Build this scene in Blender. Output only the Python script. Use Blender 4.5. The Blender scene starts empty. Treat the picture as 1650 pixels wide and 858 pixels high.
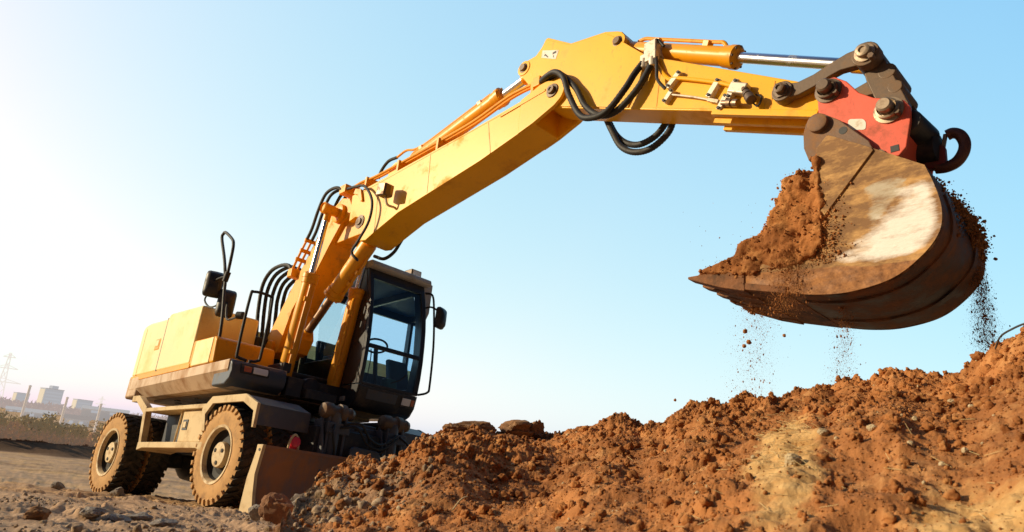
import bpy, math, random
import numpy as np
from mathutils import Vector, Matrix
random.seed(7); RNG = np.random.default_rng(11)
PI = math.pi; R_ = math.radians
scn = bpy.context.scene; COL = scn.collection

# ------------------------------------------------------------------ frames
# machine frame: X forward, Y to the operator's left, Z up, origin under the front axle.
# The machine stands on a slope of about 4.6 degrees, so its root is tilted.
CAM_M = np.array([7.459, -5.039, 0.112]); YAW, PIT, ROLL, FPX = 2.31, .351, .096, 1130.2
def basis(yaw, pit, roll):
    f = np.array([math.cos(yaw)*math.cos(pit), math.sin(yaw)*math.cos(pit), math.sin(pit)])
    r = np.array([math.sin(yaw), -math.cos(yaw), 0.]); u = np.cross(r, f)
    return f, math.cos(roll)*r+math.sin(roll)*u, -math.sin(roll)*r+math.cos(roll)*u
fm, rm, um = basis(YAW, PIT, ROLL)
sp, cp, ph = math.sin(R_(15.6)), math.cos(R_(15.6)), R_(6.5)
NUP = fm*sp + rm*math.sin(ph)*cp + um*math.cos(ph)*cp          # true vertical seen from the tilted machine
TILT = Vector(NUP).rotation_difference(Vector((0, 0, 1))).to_matrix()
T3 = np.array(TILT)
CAM = T3 @ CAM_M; FW, RW, UW = T3@fm, T3@rm, T3@um
HEAD = math.atan2(FW[1], FW[0])
SWING, SWX = -.081, -1.295
def U2M(v):
    c, s = math.cos(SWING), math.sin(SWING); dx = v[0]-SWX
    return (SWX+c*dx-s*v[1], s*dx+c*v[1], v[2])
def U2W(v): return T3 @ np.array(U2M(v))

# ------------------------------------------------------------------ numpy noise
def _h(ix, iy, s):
    n = (ix.astype(np.int64)*374761393 + iy.astype(np.int64)*668265263 + s*974711) & 0x7fffffff
    n = ((n ^ (n >> 13))*1274126177) & 0x7fffffff
    n = ((n ^ (n >> 15))*2246822519) & 0x7fffffff
    return ((n ^ (n >> 16)) & 0xffffff)/float(0xffffff)
def vn(x, y, s=0):
    x0 = np.floor(x); y0 = np.floor(y); fx = x-x0; fy = y-y0
    fx = fx*fx*fx*(fx*(fx*6-15)+10); fy = fy*fy*fy*(fy*(fy*6-15)+10)
    a = _h(x0, y0, s); b = _h(x0+1, y0, s); c = _h(x0, y0+1, s); d = _h(x0+1, y0+1, s)
    return (a*(1-fx)+b*fx)*(1-fy)+(c*(1-fx)+d*fx)*fy*1.0
def fbm(x, y, s=0, o=5, g=.5):
    t = 0; a = 1; n = 0
    for k in range(o):
        t = t+a*(vn(x, y, s+k*17)-.5)*2; n += a; a *= g; x = x*2.03+5.1; y = y*2.03+9.7
    return t/n
def billow(x, y, s=0, o=5, g=.55):
    t = 0; a = 1; n = 0
    for k in range(o):
        t = t+a*np.abs(vn(x, y, s+k*13)*2-1); n += a; a *= g; c, d = .8, .6; x, y = (x*c-y*d)*2.07+3.3, (x*d+y*c)*2.07+8.1
    return t/n
def lumps(x, y, sc, seed, prob, rmin=.25, rmax=.6):
    x = x/sc; y = y/sc; x, y = x+.38*fbm(x*2.3, y*2.3, seed+7, 3, .7), y+.38*fbm(x*2.3+9, y*2.3+4, seed+8, 3, .7); x0 = np.floor(x); y0 = np.floor(y); out = np.zeros_like(x)
    for i in (-1, 0, 1):
        for j in (-1, 0, 1):
            cx, cy = x0+i, y0+j
            px = cx+_h(cx, cy, seed); py = cy+_h(cx, cy, seed+1)
            r = rmin+(rmax-rmin)*_h(cx, cy, seed+2)**2
            on = _h(cx, cy, seed+3) < prob
            an = _h(cx, cy, seed+4)*3.1; e = 1+.6*_h(cx, cy, seed+5)
            dx, dy = x-px, y-py; ux = dx*np.cos(an)+dy*np.sin(an); uy = (dy*np.cos(an)-dx*np.sin(an))*e
            q = r*r-ux*ux-uy*uy
            out = np.maximum(out, np.where(on & (q > 0), np.sqrt(np.maximum(q, 0)), 0))
    return out*sc
def sst(a, b, x):
    t = np.clip((x-a)/(b-a), 0, 1); return t*t*(3-2*t)

# ------------------------------------------------------------------ materials
def mat(name, col, rough=.5, metal=0., dirt=None, damt=.5, dscale=3., bump=0., bscale=60., coat=0., var=.0, detail=8, stretch=None, emit=None, spec=.5, grime=None):
    m = bpy.data.materials.new(name); m.use_nodes = True; nt = m.node_tree; N = nt.nodes; L = nt.links
    b = N['Principled BSDF']; b.inputs['Base Color'].default_value = (*col, 1); b.inputs['Roughness'].default_value = rough
    b.inputs['Metallic'].default_value = metal; b.inputs['Coat Weight'].default_value = coat; b.inputs['Specular IOR Level'].default_value = spec
    tc = N.new('ShaderNodeTexCoord'); src = tc.outputs['Object']
    if stretch:
        mp = N.new('ShaderNodeMapping'); mp.inputs['Scale'].default_value = stretch; L.new(src, mp.inputs['Vector']); src = mp.outputs['Vector']
    if dirt is not None:
        n1 = N.new('ShaderNodeTexNoise'); n1.inputs['Scale'].default_value = dscale; n1.inputs['Detail'].default_value = detail; n1.inputs['Roughness'].default_value = .68
        L.new(src, n1.inputs['Vector'])
        rp = N.new('ShaderNodeValToRGB'); e = rp.color_ramp.elements
        e[0].position = max(0, .72-damt*.5); e[0].color = (0, 0, 0, 1); e[1].position = min(1, .92-damt*.5); e[1].color = (1, 1, 1, 1)
        L.new(n1.outputs['Fac'], rp.inputs['Fac'])
        mx = N.new('ShaderNodeMix'); mx.data_type = 'RGBA'; mx.inputs[6].default_value = (*col, 1); mx.inputs[7].default_value = (*dirt, 1)
        L.new(rp.outputs['Color'], mx.inputs[0]); L.new(mx.outputs[2], b.inputs['Base Color'])
        mr = N.new('ShaderNodeMapRange'); mr.inputs['To Min'].default_value = rough; mr.inputs['To Max'].default_value = .9
        L.new(rp.outputs['Color'], mr.inputs['Value']); L.new(mr.outputs['Result'], b.inputs['Roughness'])
        if metal > 0:
            mm = N.new('ShaderNodeMapRange'); mm.inputs['To Min'].default_value = metal; mm.inputs['To Max'].default_value = 0
            L.new(rp.outputs['Color'], mm.inputs['Value']); L.new(mm.outputs['Result'], b.inputs['Metallic'])
    if var > 0:
        n2 = N.new('ShaderNodeTexNoise'); n2.inputs['Scale'].default_value = 1.3; n2.inputs['Detail'].default_value = 6; L.new(tc.outputs['Object'], n2.inputs['Vector'])
        hv = N.new('ShaderNodeHueSaturation'); mr2 = N.new('ShaderNodeMapRange'); mr2.inputs['From Min'].default_value = .3; mr2.inputs['From Max'].default_value = .7
        mr2.inputs['To Min'].default_value = 1-var; mr2.inputs['To Max'].default_value = 1+var*.6
        L.new(n2.outputs['Fac'], mr2.inputs['Value']); L.new(mr2.outputs['Result'], hv.inputs['Value'])
        s = b.inputs['Base Color'].links
        if s: L.new(s[0].from_socket, hv.inputs['Color'])
        else: hv.inputs['Color'].default_value = (*col, 1)
        L.new(hv.outputs['Color'], b.inputs['Base Color'])
    if grime:                                                # chips, runs and grease specks
        g1 = N.new('ShaderNodeTexNoise'); g1.inputs['Scale'].default_value = 11; g1.inputs['Detail'].default_value = 12; g1.inputs['Roughness'].default_value = .75
        mg = N.new('ShaderNodeMapping'); mg.inputs['Scale'].default_value = (1.5, 1.5, .55); L.new(tc.outputs['Object'], mg.inputs['Vector']); L.new(mg.outputs['Vector'], g1.inputs['Vector'])
        g2 = N.new('ShaderNodeTexNoise'); g2.inputs['Scale'].default_value = 70; g2.inputs['Detail'].default_value = 5; L.new(tc.outputs['Object'], g2.inputs['Vector'])
        ga = N.new('ShaderNodeMapRange'); ga.inputs['From Min'].default_value = .60; ga.inputs['From Max'].default_value = .74; ga.inputs['To Max'].default_value = .6; L.new(g1.outputs['Fac'], ga.inputs['Value'])
        gb = N.new('ShaderNodeMapRange'); gb.inputs['From Min'].default_value = .66; gb.inputs['From Max'].default_value = .72; gb.inputs['To Max'].default_value = .55; L.new(g2.outputs['Fac'], gb.inputs['Value'])
        gm = N.new('ShaderNodeMath'); gm.operation = 'MAXIMUM'; L.new(ga.outputs[0], gm.inputs[0]); L.new(gb.outputs[0], gm.inputs[1])
        gx = N.new('ShaderNodeMix'); gx.data_type = 'RGBA'; gx.inputs[7].default_value = (*grime, 1); L.new(gm.outputs[0], gx.inputs[0])
        lk = b.inputs['Base Color'].links
        if lk: L.new(lk[0].from_socket, gx.inputs[6])
        else: gx.inputs[6].default_value = (*col, 1)
        L.new(gx.outputs[2], b.inputs['Base Color'])
    if bump > 0:
        n3 = N.new('ShaderNodeTexNoise'); n3.inputs['Scale'].default_value = bscale; n3.inputs['Detail'].default_value = 8; n3.inputs['Roughness'].default_value = .65; L.new(src, n3.inputs['Vector'])
        bp = N.new('ShaderNodeBump'); bp.inputs['Strength'].default_value = bump; bp.inputs['Distance'].default_value = .02
        L.new(n3.outputs['Fac'], bp.inputs['Height']); L.new(bp.outputs['Normal'], b.inputs['Normal'])
    if emit:
        b.inputs['Emission Color'].default_value = (*emit[:3], 1); b.inputs['Emission Strength'].default_value = emit[3]
    return m
YEL = mat('yellow_paint', (.95, .49, .010), .36, dirt=(.66, .29, .03), damt=.34, dscale=2.2, spec=.38, grime=(.30, .13, .03), var=.10, bump=.012, bscale=14)
YEL2 = mat('glare_paled_hood_yellow', (.98, .77, .32), .40, dirt=(.86, .62, .24), grime=(.55, .33, .12), damt=.45, dscale=1.6, coat=.2, var=.06)  # hood yellow paled, sun glare put into the colour
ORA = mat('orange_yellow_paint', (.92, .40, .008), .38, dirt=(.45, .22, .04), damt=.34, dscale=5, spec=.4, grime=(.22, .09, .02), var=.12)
GREY = mat('shaded_dusty_grey', (.078, .088, .112), .55, dirt=(.18, .15, .11), damt=.38, dscale=3.5, var=.15, bump=.05, bscale=80)  # dusty grey darkened to slate, shade put into the colour
PALE = mat('sunlit_dusty_grey', (.66, .50, .28), .75, dirt=(.42, .28, .14), damt=.45, dscale=4, var=.12, bump=.06, bscale=60)  # same dusty grey turned cream, sunlight put into the colour
CREAM = mat('cream_skirt_paint', (.62, .45, .30), .6, dirt=(.36, .19, .085), damt=.52, dscale=3.5, var=.12, stretch=(1, 1, .4))
DARK = mat('black_frame_paint', (.022, .024, .030), .45, dirt=(.12, .095, .07), damt=.42, dscale=5, var=.2)
CABM = mat('charcoal_cab_paint', (.022, .024, .032), .30, dirt=(.06, .05, .042), damt=.30, dscale=3, coat=.3, var=.15)
SLATE = mat('slate_bumper_paint', (.060, .076, .105), .45, dirt=(.14, .11, .08), damt=.38, dscale=4, var=.15)
ROOF = mat('cab_roof_grey', (.46, .46, .46), .5, dirt=(.3, .26, .2), damt=.4, dscale=4, var=.1)
RUB = mat('black_hose_rubber', (.016, .015, .015), .62, dirt=(.07, .055, .04), damt=.4, dscale=9, bump=.1, bscale=120)
TYRE = mat('dusty_tyre_rubber', (.36, .20, .085), .9, dirt=(.56, .32, .125), damt=.8, dscale=9, var=.15, bump=.15, bscale=50)
TREAD = mat('tyre_tread_rubber', (.030, .028, .026), .85, dirt=(.12, .085, .055), damt=.5, dscale=7, bump=.15, bscale=50)
RIM = mat('cream_wheel_rim', (.66, .50, .28), .6, dirt=(.36, .22, .11), damt=.5, dscale=9, var=.1)
RIMD = mat('dark_wheel_disc', (.012, .010, .009), .75, dirt=(.05, .03, .018), damt=.36, dscale=8)
CHROME = mat('chrome_rod', (.82, .82, .84), .24, metal=1., dirt=(.35, .25, .15), damt=.22, dscale=6)
BRONZE = mat('dusty_rod', (.30, .20, .13), .38, metal=.8, dirt=(.2, .11, .06), damt=.45, dscale=8)
STEEL = mat('bare_steel', (.40, .31, .22), .42, metal=.7, dirt=(.22, .14, .09), damt=.45, dscale=12)
FIT = mat('zinc_fitting', (.70, .62, .50), .42, metal=.25, dirt=(.35, .24, .14), damt=.4, dscale=20)
RUST = mat('rusty_brown_steel', (.15, .085, .052), .55, metal=.2, dirt=(.28, .14, .06), damt=.55, dscale=7, var=.2, bump=.12, bscale=70)
LINK = mat('brown_link_steel', (.135, .092, .062), .5, metal=.3, dirt=(.24, .14, .075), damt=.45, dscale=6, var=.15, bump=.06, bscale=70)
RED = mat('red_coupler_paint', (.78, .115, .06), .5, grime=(.2, .06, .035), dirt=(.34, .10, .06), damt=.45, dscale=6, coat=.1, var=.12, bump=.04, bscale=60)
HOOK = mat('worn_hook_steel', (.12, .045, .032), .5, metal=.3, dirt=(.2, .08, .045), damt=.45, dscale=9)
DRED = mat('dark_red_paint', (.20, .025, .025), .55, dirt=(.10, .05, .035), damt=.5, dscale=9)
WHITE = mat('white_sticker', (.78, .74, .66), .55, dirt=(.5, .38, .25), damt=.35, dscale=15)
INK = mat('sticker_ink', (.04, .04, .04), .6)
REFL = mat('red_reflector', (.75, .03, .06), .25, coat=.6)
AMBER = mat('amber_lens', (.55, .13, .05), .25, coat=.5)
LENS = mat('clear_lamp_lens', (.92, .93, .95), .2, metal=.0, coat=.6, bump=.3, bscale=90)
BLADE = mat('worn_blade_steel', (.15, .13, .135), .5, metal=.2, dirt=(.38, .165, .07), damt=.68, dscale=2.4, var=.25, bump=.10, bscale=45, stretch=(1, 1, .5))
SEAT = mat('seat_fabric', (.02, .04, .065), .8)  # bluish tone stands in for sky reflected in the cab glass
TEAL = mat('teal_console', (.03, .10, .09), .6)
BLUEIN = mat('reflection_blue_trim', (.03, .085, .20), .5)  # blue of the sky's reflection put into the trim colour

def glass_mat():
    m = bpy.data.materials.new('tinted_cab_glass'); m.use_nodes = True; nt = m.node_tree; N = nt.nodes; L = nt.links; N.clear()
    o = N.new('ShaderNodeOutputMaterial'); t = N.new('ShaderNodeBsdfTransparent'); t.inputs[0].default_value = (.74, .90, .98, 1)
    g = N.new('ShaderNodeBsdfGlossy'); g.inputs['Roughness'].default_value = .02; g.inputs['Color'].default_value = (.8, .9, 1, 1)
    fr = N.new('ShaderNodeFresnel'); fr.inputs['IOR'].default_value = 2.0; mx = N.new('ShaderNodeMixShader')
    L.new(fr.outputs[0], mx.inputs[0]); L.new(t.outputs[0], mx.inputs[1]); L.new(g.outputs[0], mx.inputs[2]); L.new(mx.outputs[0], o.inputs['Surface'])
    return m
GLASS = glass_mat()

def bucket_mat():
    m = mat('worn_bucket_steel', (.60, .33, .10), .6, metal=.05, dirt=(.27, .145, .065), damt=.72, dscale=9, var=.25, bump=.25, bscale=40, stretch=(.7, 1, 1.7))
    nt = m.node_tree; N = nt.nodes; L = nt.links; b = N['Principled BSDF']
    tc = N.new('ShaderNodeTexCoord')
    at = N.new('ShaderNodeAttribute'); at.attribute_name = 'wear'; sx = N.new('ShaderNodeSeparateColor'); L.new(at.outputs['Color'], sx.inputs[0])
    nz = N.new('ShaderNodeTexNoise'); nz.inputs['Scale'].default_value = 9; nz.inputs['Detail'].default_value = 12; nz.inputs['Roughness'].default_value = .72
    mp = N.new('ShaderNodeMapping'); mp.inputs['Rotation'].default_value = (0, R_(35), 0); mp.inputs['Scale'].default_value = (.45, 1, 1.5)
    L.new(tc.outputs['Object'], mp.inputs[0]); L.new(mp.outputs[0], nz.inputs['Vector'])
    def layer(ch, col, prev, lo, hi):
        ad = N.new('ShaderNodeMath'); ad.operation = 'ADD'; L.new(sx.outputs[ch], ad.inputs[0]); L.new(nz.outputs['Fac'], ad.inputs[1])
        mr = N.new('ShaderNodeMapRange'); mr.inputs['From Min'].default_value = lo; mr.inputs['From Max'].default_value = hi; L.new(ad.outputs[0], mr.inputs['Value'])
        mx = N.new('ShaderNodeMix'); mx.data_type = 'RGBA'; mx.inputs[7].default_value = (*col, 1); L.new(mr.outputs[0], mx.inputs[0]); L.new(prev, mx.inputs[6])
        return mx.outputs[2]
    prev = b.inputs['Base Color'].links[0].from_socket
    c = layer(2, (.50, .43, .32), prev, .95, 1.15)      # bare grey steel
    c = layer(0, (.86, .81, .75), c, .92, 1.20)         # pale rubbed metal
    nq = N.new('ShaderNodeTexNoise'); nq.inputs['Scale'].default_value = 22; nq.inputs['Detail'].default_value = 9; nq.inputs['Roughness'].default_value = .7; L.new(tc.outputs['Object'], nq.inputs['Vector'])
    rq = N.new('ShaderNodeMix'); rq.data_type = 'RGBA'; rq.inputs[6].default_value = (.14, .055, .02, 1); rq.inputs[7].default_value = (.46, .21, .075, 1); rr_ = N.new('ShaderNodeMapRange'); rr_.inputs['From Min'].default_value = .32; rr_.inputs['From Max'].default_value = .68; L.new(nq.outputs['Fac'], rr_.inputs['Value']); L.new(rr_.outputs[0], rq.inputs[0])
    pc_ = c; c = layer(1, (.30, .125, .045), c, .93, 1.05)       # caked soil
    L.new(rq.outputs[2], c.node.inputs[7])
    L.new(c, b.inputs['Base Color'])
    return m
BUCK = bucket_mat()
CAKED = mat('soil_caked_steel', (.26, .105, .038), .85, dirt=(.10, .05, .025), damt=.6, dscale=9, var=.2, bump=.4, bscale=40)
SHELL = mat('bucket_shell_steel', (.040, .022, .015), .45, metal=.3, dirt=(.24, .095, .035), damt=.62, dscale=4, var=.25, bump=.1, bscale=50)

def soil_mat(name, attr=True, c1=(.36, .135, .042), c2=(.19, .068, .022), c3=(.50, .235, .085)):
    m = bpy.data.materials.new(name); m.use_nodes = True; nt = m.node_tree; N = nt.nodes; L = nt.links; b = N['Principled BSDF']
    b.inputs['Roughness'].default_value = .95; b.inputs['Specular IOR Level'].default_value = .15
    tc = N.new('ShaderNodeTexCoord')
    def noise(s, d=8, r=.65):
        n = N.new('ShaderNodeTexNoise'); n.inputs['Scale'].default_value = s; n.inputs['Detail'].default_value = d; n.inputs['Roughness'].default_value = r; L.new(tc.outputs['Object'], n.inputs['Vector']); return n.outputs['Fac']
    def ramp(f, a, c):
        r = N.new('ShaderNodeMapRange'); r.inputs['From Min'].default_value = a; r.inputs['From Max'].default_value = c; L.new(f, r.inputs['Value']); return r.outputs[0]
    def mixc(f, a, c):
        x = N.new('ShaderNodeMix'); x.data_type = 'RGBA'; L.new(f, x.inputs[0])
        for i, v in ((6, a), (7, c)):
            if isinstance(v, tuple): x.inputs[i].default_value = (*v, 1)
            else: L.new(v, x.inputs[i])
        return x.outputs[2]
    col = mixc(ramp(noise(2.2), .38, .62), c1, c2)
    col = mixc(ramp(noise(7, 9, .7), .52, .72), col, c3)
    col = mixc(ramp(noise(38, 6, .7), .55, .75), col, c2)
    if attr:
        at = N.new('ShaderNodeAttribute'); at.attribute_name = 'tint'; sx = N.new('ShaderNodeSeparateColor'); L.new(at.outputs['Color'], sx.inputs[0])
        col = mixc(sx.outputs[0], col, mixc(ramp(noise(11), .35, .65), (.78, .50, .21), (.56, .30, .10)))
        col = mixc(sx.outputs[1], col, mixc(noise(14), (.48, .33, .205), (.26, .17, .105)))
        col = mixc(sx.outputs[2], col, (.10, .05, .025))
    L.new(col, b.inputs['Base Color'])
    bp = N.new('ShaderNodeBump'); bp.inputs['Strength'].default_value = .55; bp.inputs['Distance'].default_value = .02; L.new(noise(55, 10, .75), bp.inputs['Height'])
    L.new(bp.outputs[0], b.inputs['Normal'])
    return m
SOIL = soil_mat('red_brown_soil', True, (.51, .21, .07), (.28, .108, .036), (.64, .33, .13)); CLOD = soil_mat('soil_clod', False, (.47, .19, .062), (.24, .09, .03), (.60, .30, .11))
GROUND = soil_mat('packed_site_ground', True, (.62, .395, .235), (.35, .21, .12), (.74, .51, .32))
DARKSOIL = soil_mat('dry_slab_soil', False, (.36, .19, .085), (.20, .10, .05), (.46, .28, .15))
STONE = soil_mat('grey_stone', False, (.33, .29, .25), (.22, .18, .15), (.45, .40, .34))
GRAV = soil_mat('gravel_grit', False, (.44, .31, .20), (.25, .175, .11), (.56, .42, .29))
BROWNST = soil_mat('brown_stone', False, (.30, .15, .08), (.18, .09, .05), (.42, .25, .14))
PALEST = soil_mat('pale_stone', False, (.60, .46, .27), (.42, .32, .19), (.70, .58, .40))

# ------------------------------------------------------------------ mesh builder
def catmull(P, k=6):
    P = [np.array(p, float) for p in P]; out = []
    for i in range(len(P)-1):
        a = P[i-1] if i else 2*P[0]-P[1]; b = P[i]; c = P[i+1]; d = P[i+2] if i+2 < len(P) else 2*P[-1]-P[-2]
        for j in range(k):
            t = j/k; out.append(.5*((2*b)+(c-a)*t+(2*a-5*b+4*c-d)*t*t+(3*b-a-3*c+d)*t**3))
    out.append(P[-1]); return out
class MB:
    def __init__(s, frame='M'): s.v = []; s.f = []; s.mi = []; s.fr = frame; s.cur = 0
    def add(s, V, F):
        o = len(s.v); s.v += [tuple(map(float, p)) for p in V]; s.f += [[i+o for i in q] for q in F]; s.mi += [s.cur]*len(F); return s
    def box(s, x0, x1, y0, y1, z0, z1):
        return s.add([(x, y, z) for x in (x0, x1) for y in (y0, y1) for z in (z0, z1)], [(0, 1, 3, 2), (4, 6, 7, 5), (0, 4, 5, 1), (2, 3, 7, 6), (0, 2, 6, 4), (1, 5, 7, 3)])
    def bar(s, a, b, w, h, up=(0, 0, 1)):
        a = np.array(a, float); b = np.array(b, float); d = (b-a)/np.linalg.norm(b-a); r = np.cross(d, up); r /= np.linalg.norm(r); u = np.cross(r, d)
        return s.add([p+r*i*w/2+u*j*h/2 for p in (a, b) for i in (-1, 1) for j in (-1, 1)], [(0, 1, 3, 2), (4, 6, 7, 5), (0, 4, 5, 1), (2, 3, 7, 6), (0, 2, 6, 4), (1, 5, 7, 3)])
    def prism(s, poly, y0, y1, ax='xz'):
        n = len(poly); area = sum(poly[i][0]*poly[(i+1) % n][1]-poly[(i+1) % n][0]*poly[i][1] for i in range(n))
        if area < 0: poly = poly[::-1]
        def P(p, y): return (p[0], y, p[1]) if ax == 'xz' else ((y, p[0], p[1]) if ax == 'yz' else (p[0], p[1], y))
        V = [P(p, y0) for p in poly]+[P(p, y1) for p in poly]
        return s.add(V, [list(range(n)), list(range(2*n-1, n-1, -1))]+[(i, i+n, (i+1) % n+n, (i+1) % n) for i in range(n)])
    def tube(s, path, r, n=10, smooth=6, rib=0):
        P = catmull(path, smooth) if smooth and len(path) > 2 else [np.array(p, float) for p in path]
        T = [P[min(i+1, len(P)-1)]-P[max(i-1, 0)] for i in range(len(P))]; T = [t/(np.linalg.norm(t)+1e-9) for t in T]
        a = np.array((0, 0, 1.)) if abs(T[0][2]) < .9 else np.array((1., 0, 0)); u = np.cross(T[0], a); u /= np.linalg.norm(u); V = []
        for i, (p, t) in enumerate(zip(P, T)):
            u = u-t*np.dot(u, t); u /= np.linalg.norm(u); w = np.cross(t, u); rr = r*(1+(rib if i % 2 else 0))
            V += [p+rr*(u*math.cos(2*PI*k/n)+w*math.sin(2*PI*k/n)) for k in range(n)]
        F = [(i*n+k, i*n+(k+1) % n, (i+1)*n+(k+1) % n, (i+1)*n+k) for i in range(len(P)-1) for k in range(n)]
        F += [list(range(n-1, -1, -1)), list(range((len(P)-1)*n, len(P)*n))]
        return s.add(V, F)
    def lathe(s, o, d, prof, n=24, cap=True):                       # prof: (radius, distance along axis)
        o = np.array(o, float); d = np.array(d, float); d /= np.linalg.norm(d)
        a = np.array((0, 0, 1.)) if abs(d[2]) < .9 else np.array((1., 0, 0)); u = np.cross(d, a); u /= np.linalg.norm(u); w = np.cross(d, u); V = []
        for r, t in prof: V += [o+d*t+max(r, 1e-4)*(u*math.cos(2*PI*k/n)+w*math.sin(2*PI*k/n)) for k in range(n)]
        F = [(i*n+k, i*n+(k+1) % n, (i+1)*n+(k+1) % n, (i+1)*n+k) for i in range(len(prof)-1) for k in range(n)]
        if cap: F += [list(range(n-1, -1, -1)), list(range((len(prof)-1)*n, len(prof)*n))]
        return s.add(V, F)
    def cyl(s, a, b, r, n=20, r2=None):
        a = np.array(a, float); b = np.array(b, float); L = np.linalg.norm(b-a); return s.lathe(a, b-a, [(r, 0), (r2 or r, L)], n)
    def pin(s, c, d, r, h, n=16):                          # chamfered round boss
        return s.lathe(c, d, [(r, 0), (r, h*.75), (r*.8, h), (r*.45, h), (r*.4, h*.9)], n)
    def grid(s, fn, nu, nv):
        V = [fn(i/(nu-1), j/(nv-1)) for i in range(nu) for j in range(nv)]
        return s.add(V, [(i*nv+j, (i+1)*nv+j, (i+1)*nv+j+1, i*nv+j+1) for i in range(nu-1) for j in range(nv-1)])
    def build(s, name, material, parent=None, bevel=0., seg=2, smooth=True, ang=32, label=None):
        V = [U2M(p) for p in s.v] if s.fr == 'U' else s.v
        me = bpy.data.meshes.new(name); me.from_pydata([tuple(p) for p in V], [], s.f); me.update()
        ms = material if isinstance(material, (list, tuple)) else [material]
        for m in ms: me.materials.append(m)
        if len(ms) > 1: me.polygons.foreach_set('material_index', s.mi)
        import bmesh
        bm = bmesh.new(); bm.from_mesh(me); bmesh.ops.recalc_face_normals(bm, faces=bm.faces); bm.to_mesh(me); bm.free()
        o = bpy.data.objects.new(name, me); COL.objects.link(o)
        if parent is not None: o.parent = parent
        if smooth:
            me.polygons.foreach_set('use_smooth', [True]*len(me.polygons)); me.set_sharp_from_angle(angle=R_(ang))
        if bevel > 0:
            b = o.modifiers.new('bevel', 'BEVEL'); b.width = bevel; b.segments = seg; b.limit_method = 'ANGLE'; b.angle_limit = R_(30); b.harden_normals = True; b.use_clamp_overlap = True
        if label: o['label'] = label
        return o
def tag(o, label=None, cat=None, group=None, kind=None):
    for k, v in (('label', label), ('category', cat), ('group', group), ('kind', kind)):
        if v: o[k] = v
    return o
def empty(name, loc=(0, 0, 0), label=None, cat=None, group=None):
    o = bpy.data.objects.new(name, None); o.empty_display_size = .2; COL.objects.link(o); o.location = loc; return tag(o, label, cat, group)
def raw(name, V, F, m, smooth=False):
    """fast mesh from arrays: F is an (n,k) array with k = 3 or 4"""
    V = np.asarray(V, np.float32); F = np.asarray(F, np.int32); me = bpy.data.meshes.new(name); k = F.shape[1]
    me.vertices.add(len(V)); me.vertices.foreach_set('co', V.ravel()); me.loops.add(F.size); me.loops.foreach_set('vertex_index', F.ravel())
    me.polygons.add(len(F)); me.polygons.foreach_set('loop_start', np.arange(0, F.size, k, dtype=np.int32)); me.update(calc_edges=True)
    me.polygons.foreach_set('use_smooth', np.full(len(F), smooth)); me.materials.append(m); me.validate()
    o = bpy.data.objects.new(name, me); COL.objects.link(o); return o
def ico(sub):
    import bmesh
    bm = bmesh.new(); bmesh.ops.create_icosphere(bm, subdivisions=sub, radius=1); bm.verts.ensure_lookup_table()
    V = np.array([v.co[:] for v in bm.verts]); F = np.array([[v.index for v in f.verts] for f in bm.faces]); bm.free(); return V, F
ICO = {k: ico(k) for k in (1, 2, 3, 4)}
def rotm(n):
    q = RNG.normal(size=(n, 4)); q /= np.linalg.norm(q, axis=1)[:, None]; w, x, y, z = q.T
    return np.stack([1-2*(y*y+z*z), 2*(x*y-z*w), 2*(x*z+y*w), 2*(x*y+z*w), 1-2*(x*x+z*z), 2*(y*z-x*w), 2*(x*z-y*w), 2*(y*z+x*w), 1-2*(x*x+y*y)], 1).reshape(n, 3, 3)
def noise3(P, s):                                          # cheap 3-D noise out of 2-D slices
    x, y, z = P.T
    return (fbm(x*s+3.1, y*s+z*s*.7, 5, 4)+fbm(y*s-z*s*.6+7.7, z*s+x*s*.5, 9, 4)+fbm(z*s+1.3+y*s*.4, x*s-y*s*.3, 13, 4))/2
def clodcloud(name, C, S, m, sub=2, nv=9, flat=(.65, 1.)):
    """crumbly clods: a few noisy variants, turned and scaled"""
    V0, F0 = ICO[sub]; var = []
    for q in range(nv):
        P = V0+q*7.3; var.append(V0*(1+.75*noise3(P, 1.3)+.55*noise3(P, 2.9)+.40*noise3(P, 6.))[:, None])
    var = np.array(var); n = len(C); k = len(V0); V = var[RNG.integers(0, nv, n)]*RNG.uniform(flat[0], flat[1], (n, 1, 3)); V = np.einsum('nij,nkj->nki', rotm(n), V)
    V = V*np.asarray(S)[:, None, None]+np.asarray(C)[:, None]; F = (F0[None]+(np.arange(n)*k)[:, None, None]).reshape(-1, 3); return raw(name, V.reshape(-1, 3), F, m, True)
def lumpcloud(name, C, S, m, sub=1, jit=.22, flat=(.6, 1.), elong=None):
    """one mesh of many small irregular lumps"""
    V0, F0 = ICO[sub]; n = len(C); k = len(V0)
    V = V0[None]*(1+RNG.uniform(-jit, jit, (n, k, 1))); V = V*RNG.uniform(flat[0], flat[1], (n, 1, 3))
    V = np.einsum('nij,nkj->nki', rotm(n), V)
    if elong is not None: V = V*np.array([1, 1, elong])[None, None]
    V = V*np.asarray(S)[:, None, None]+np.asarray(C)[:, None]
    F = (F0[None]+(np.arange(n)*k)[:, None, None]).reshape(-1, 3)
    return raw(name, V.reshape(-1, 3), F, m, False)
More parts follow.
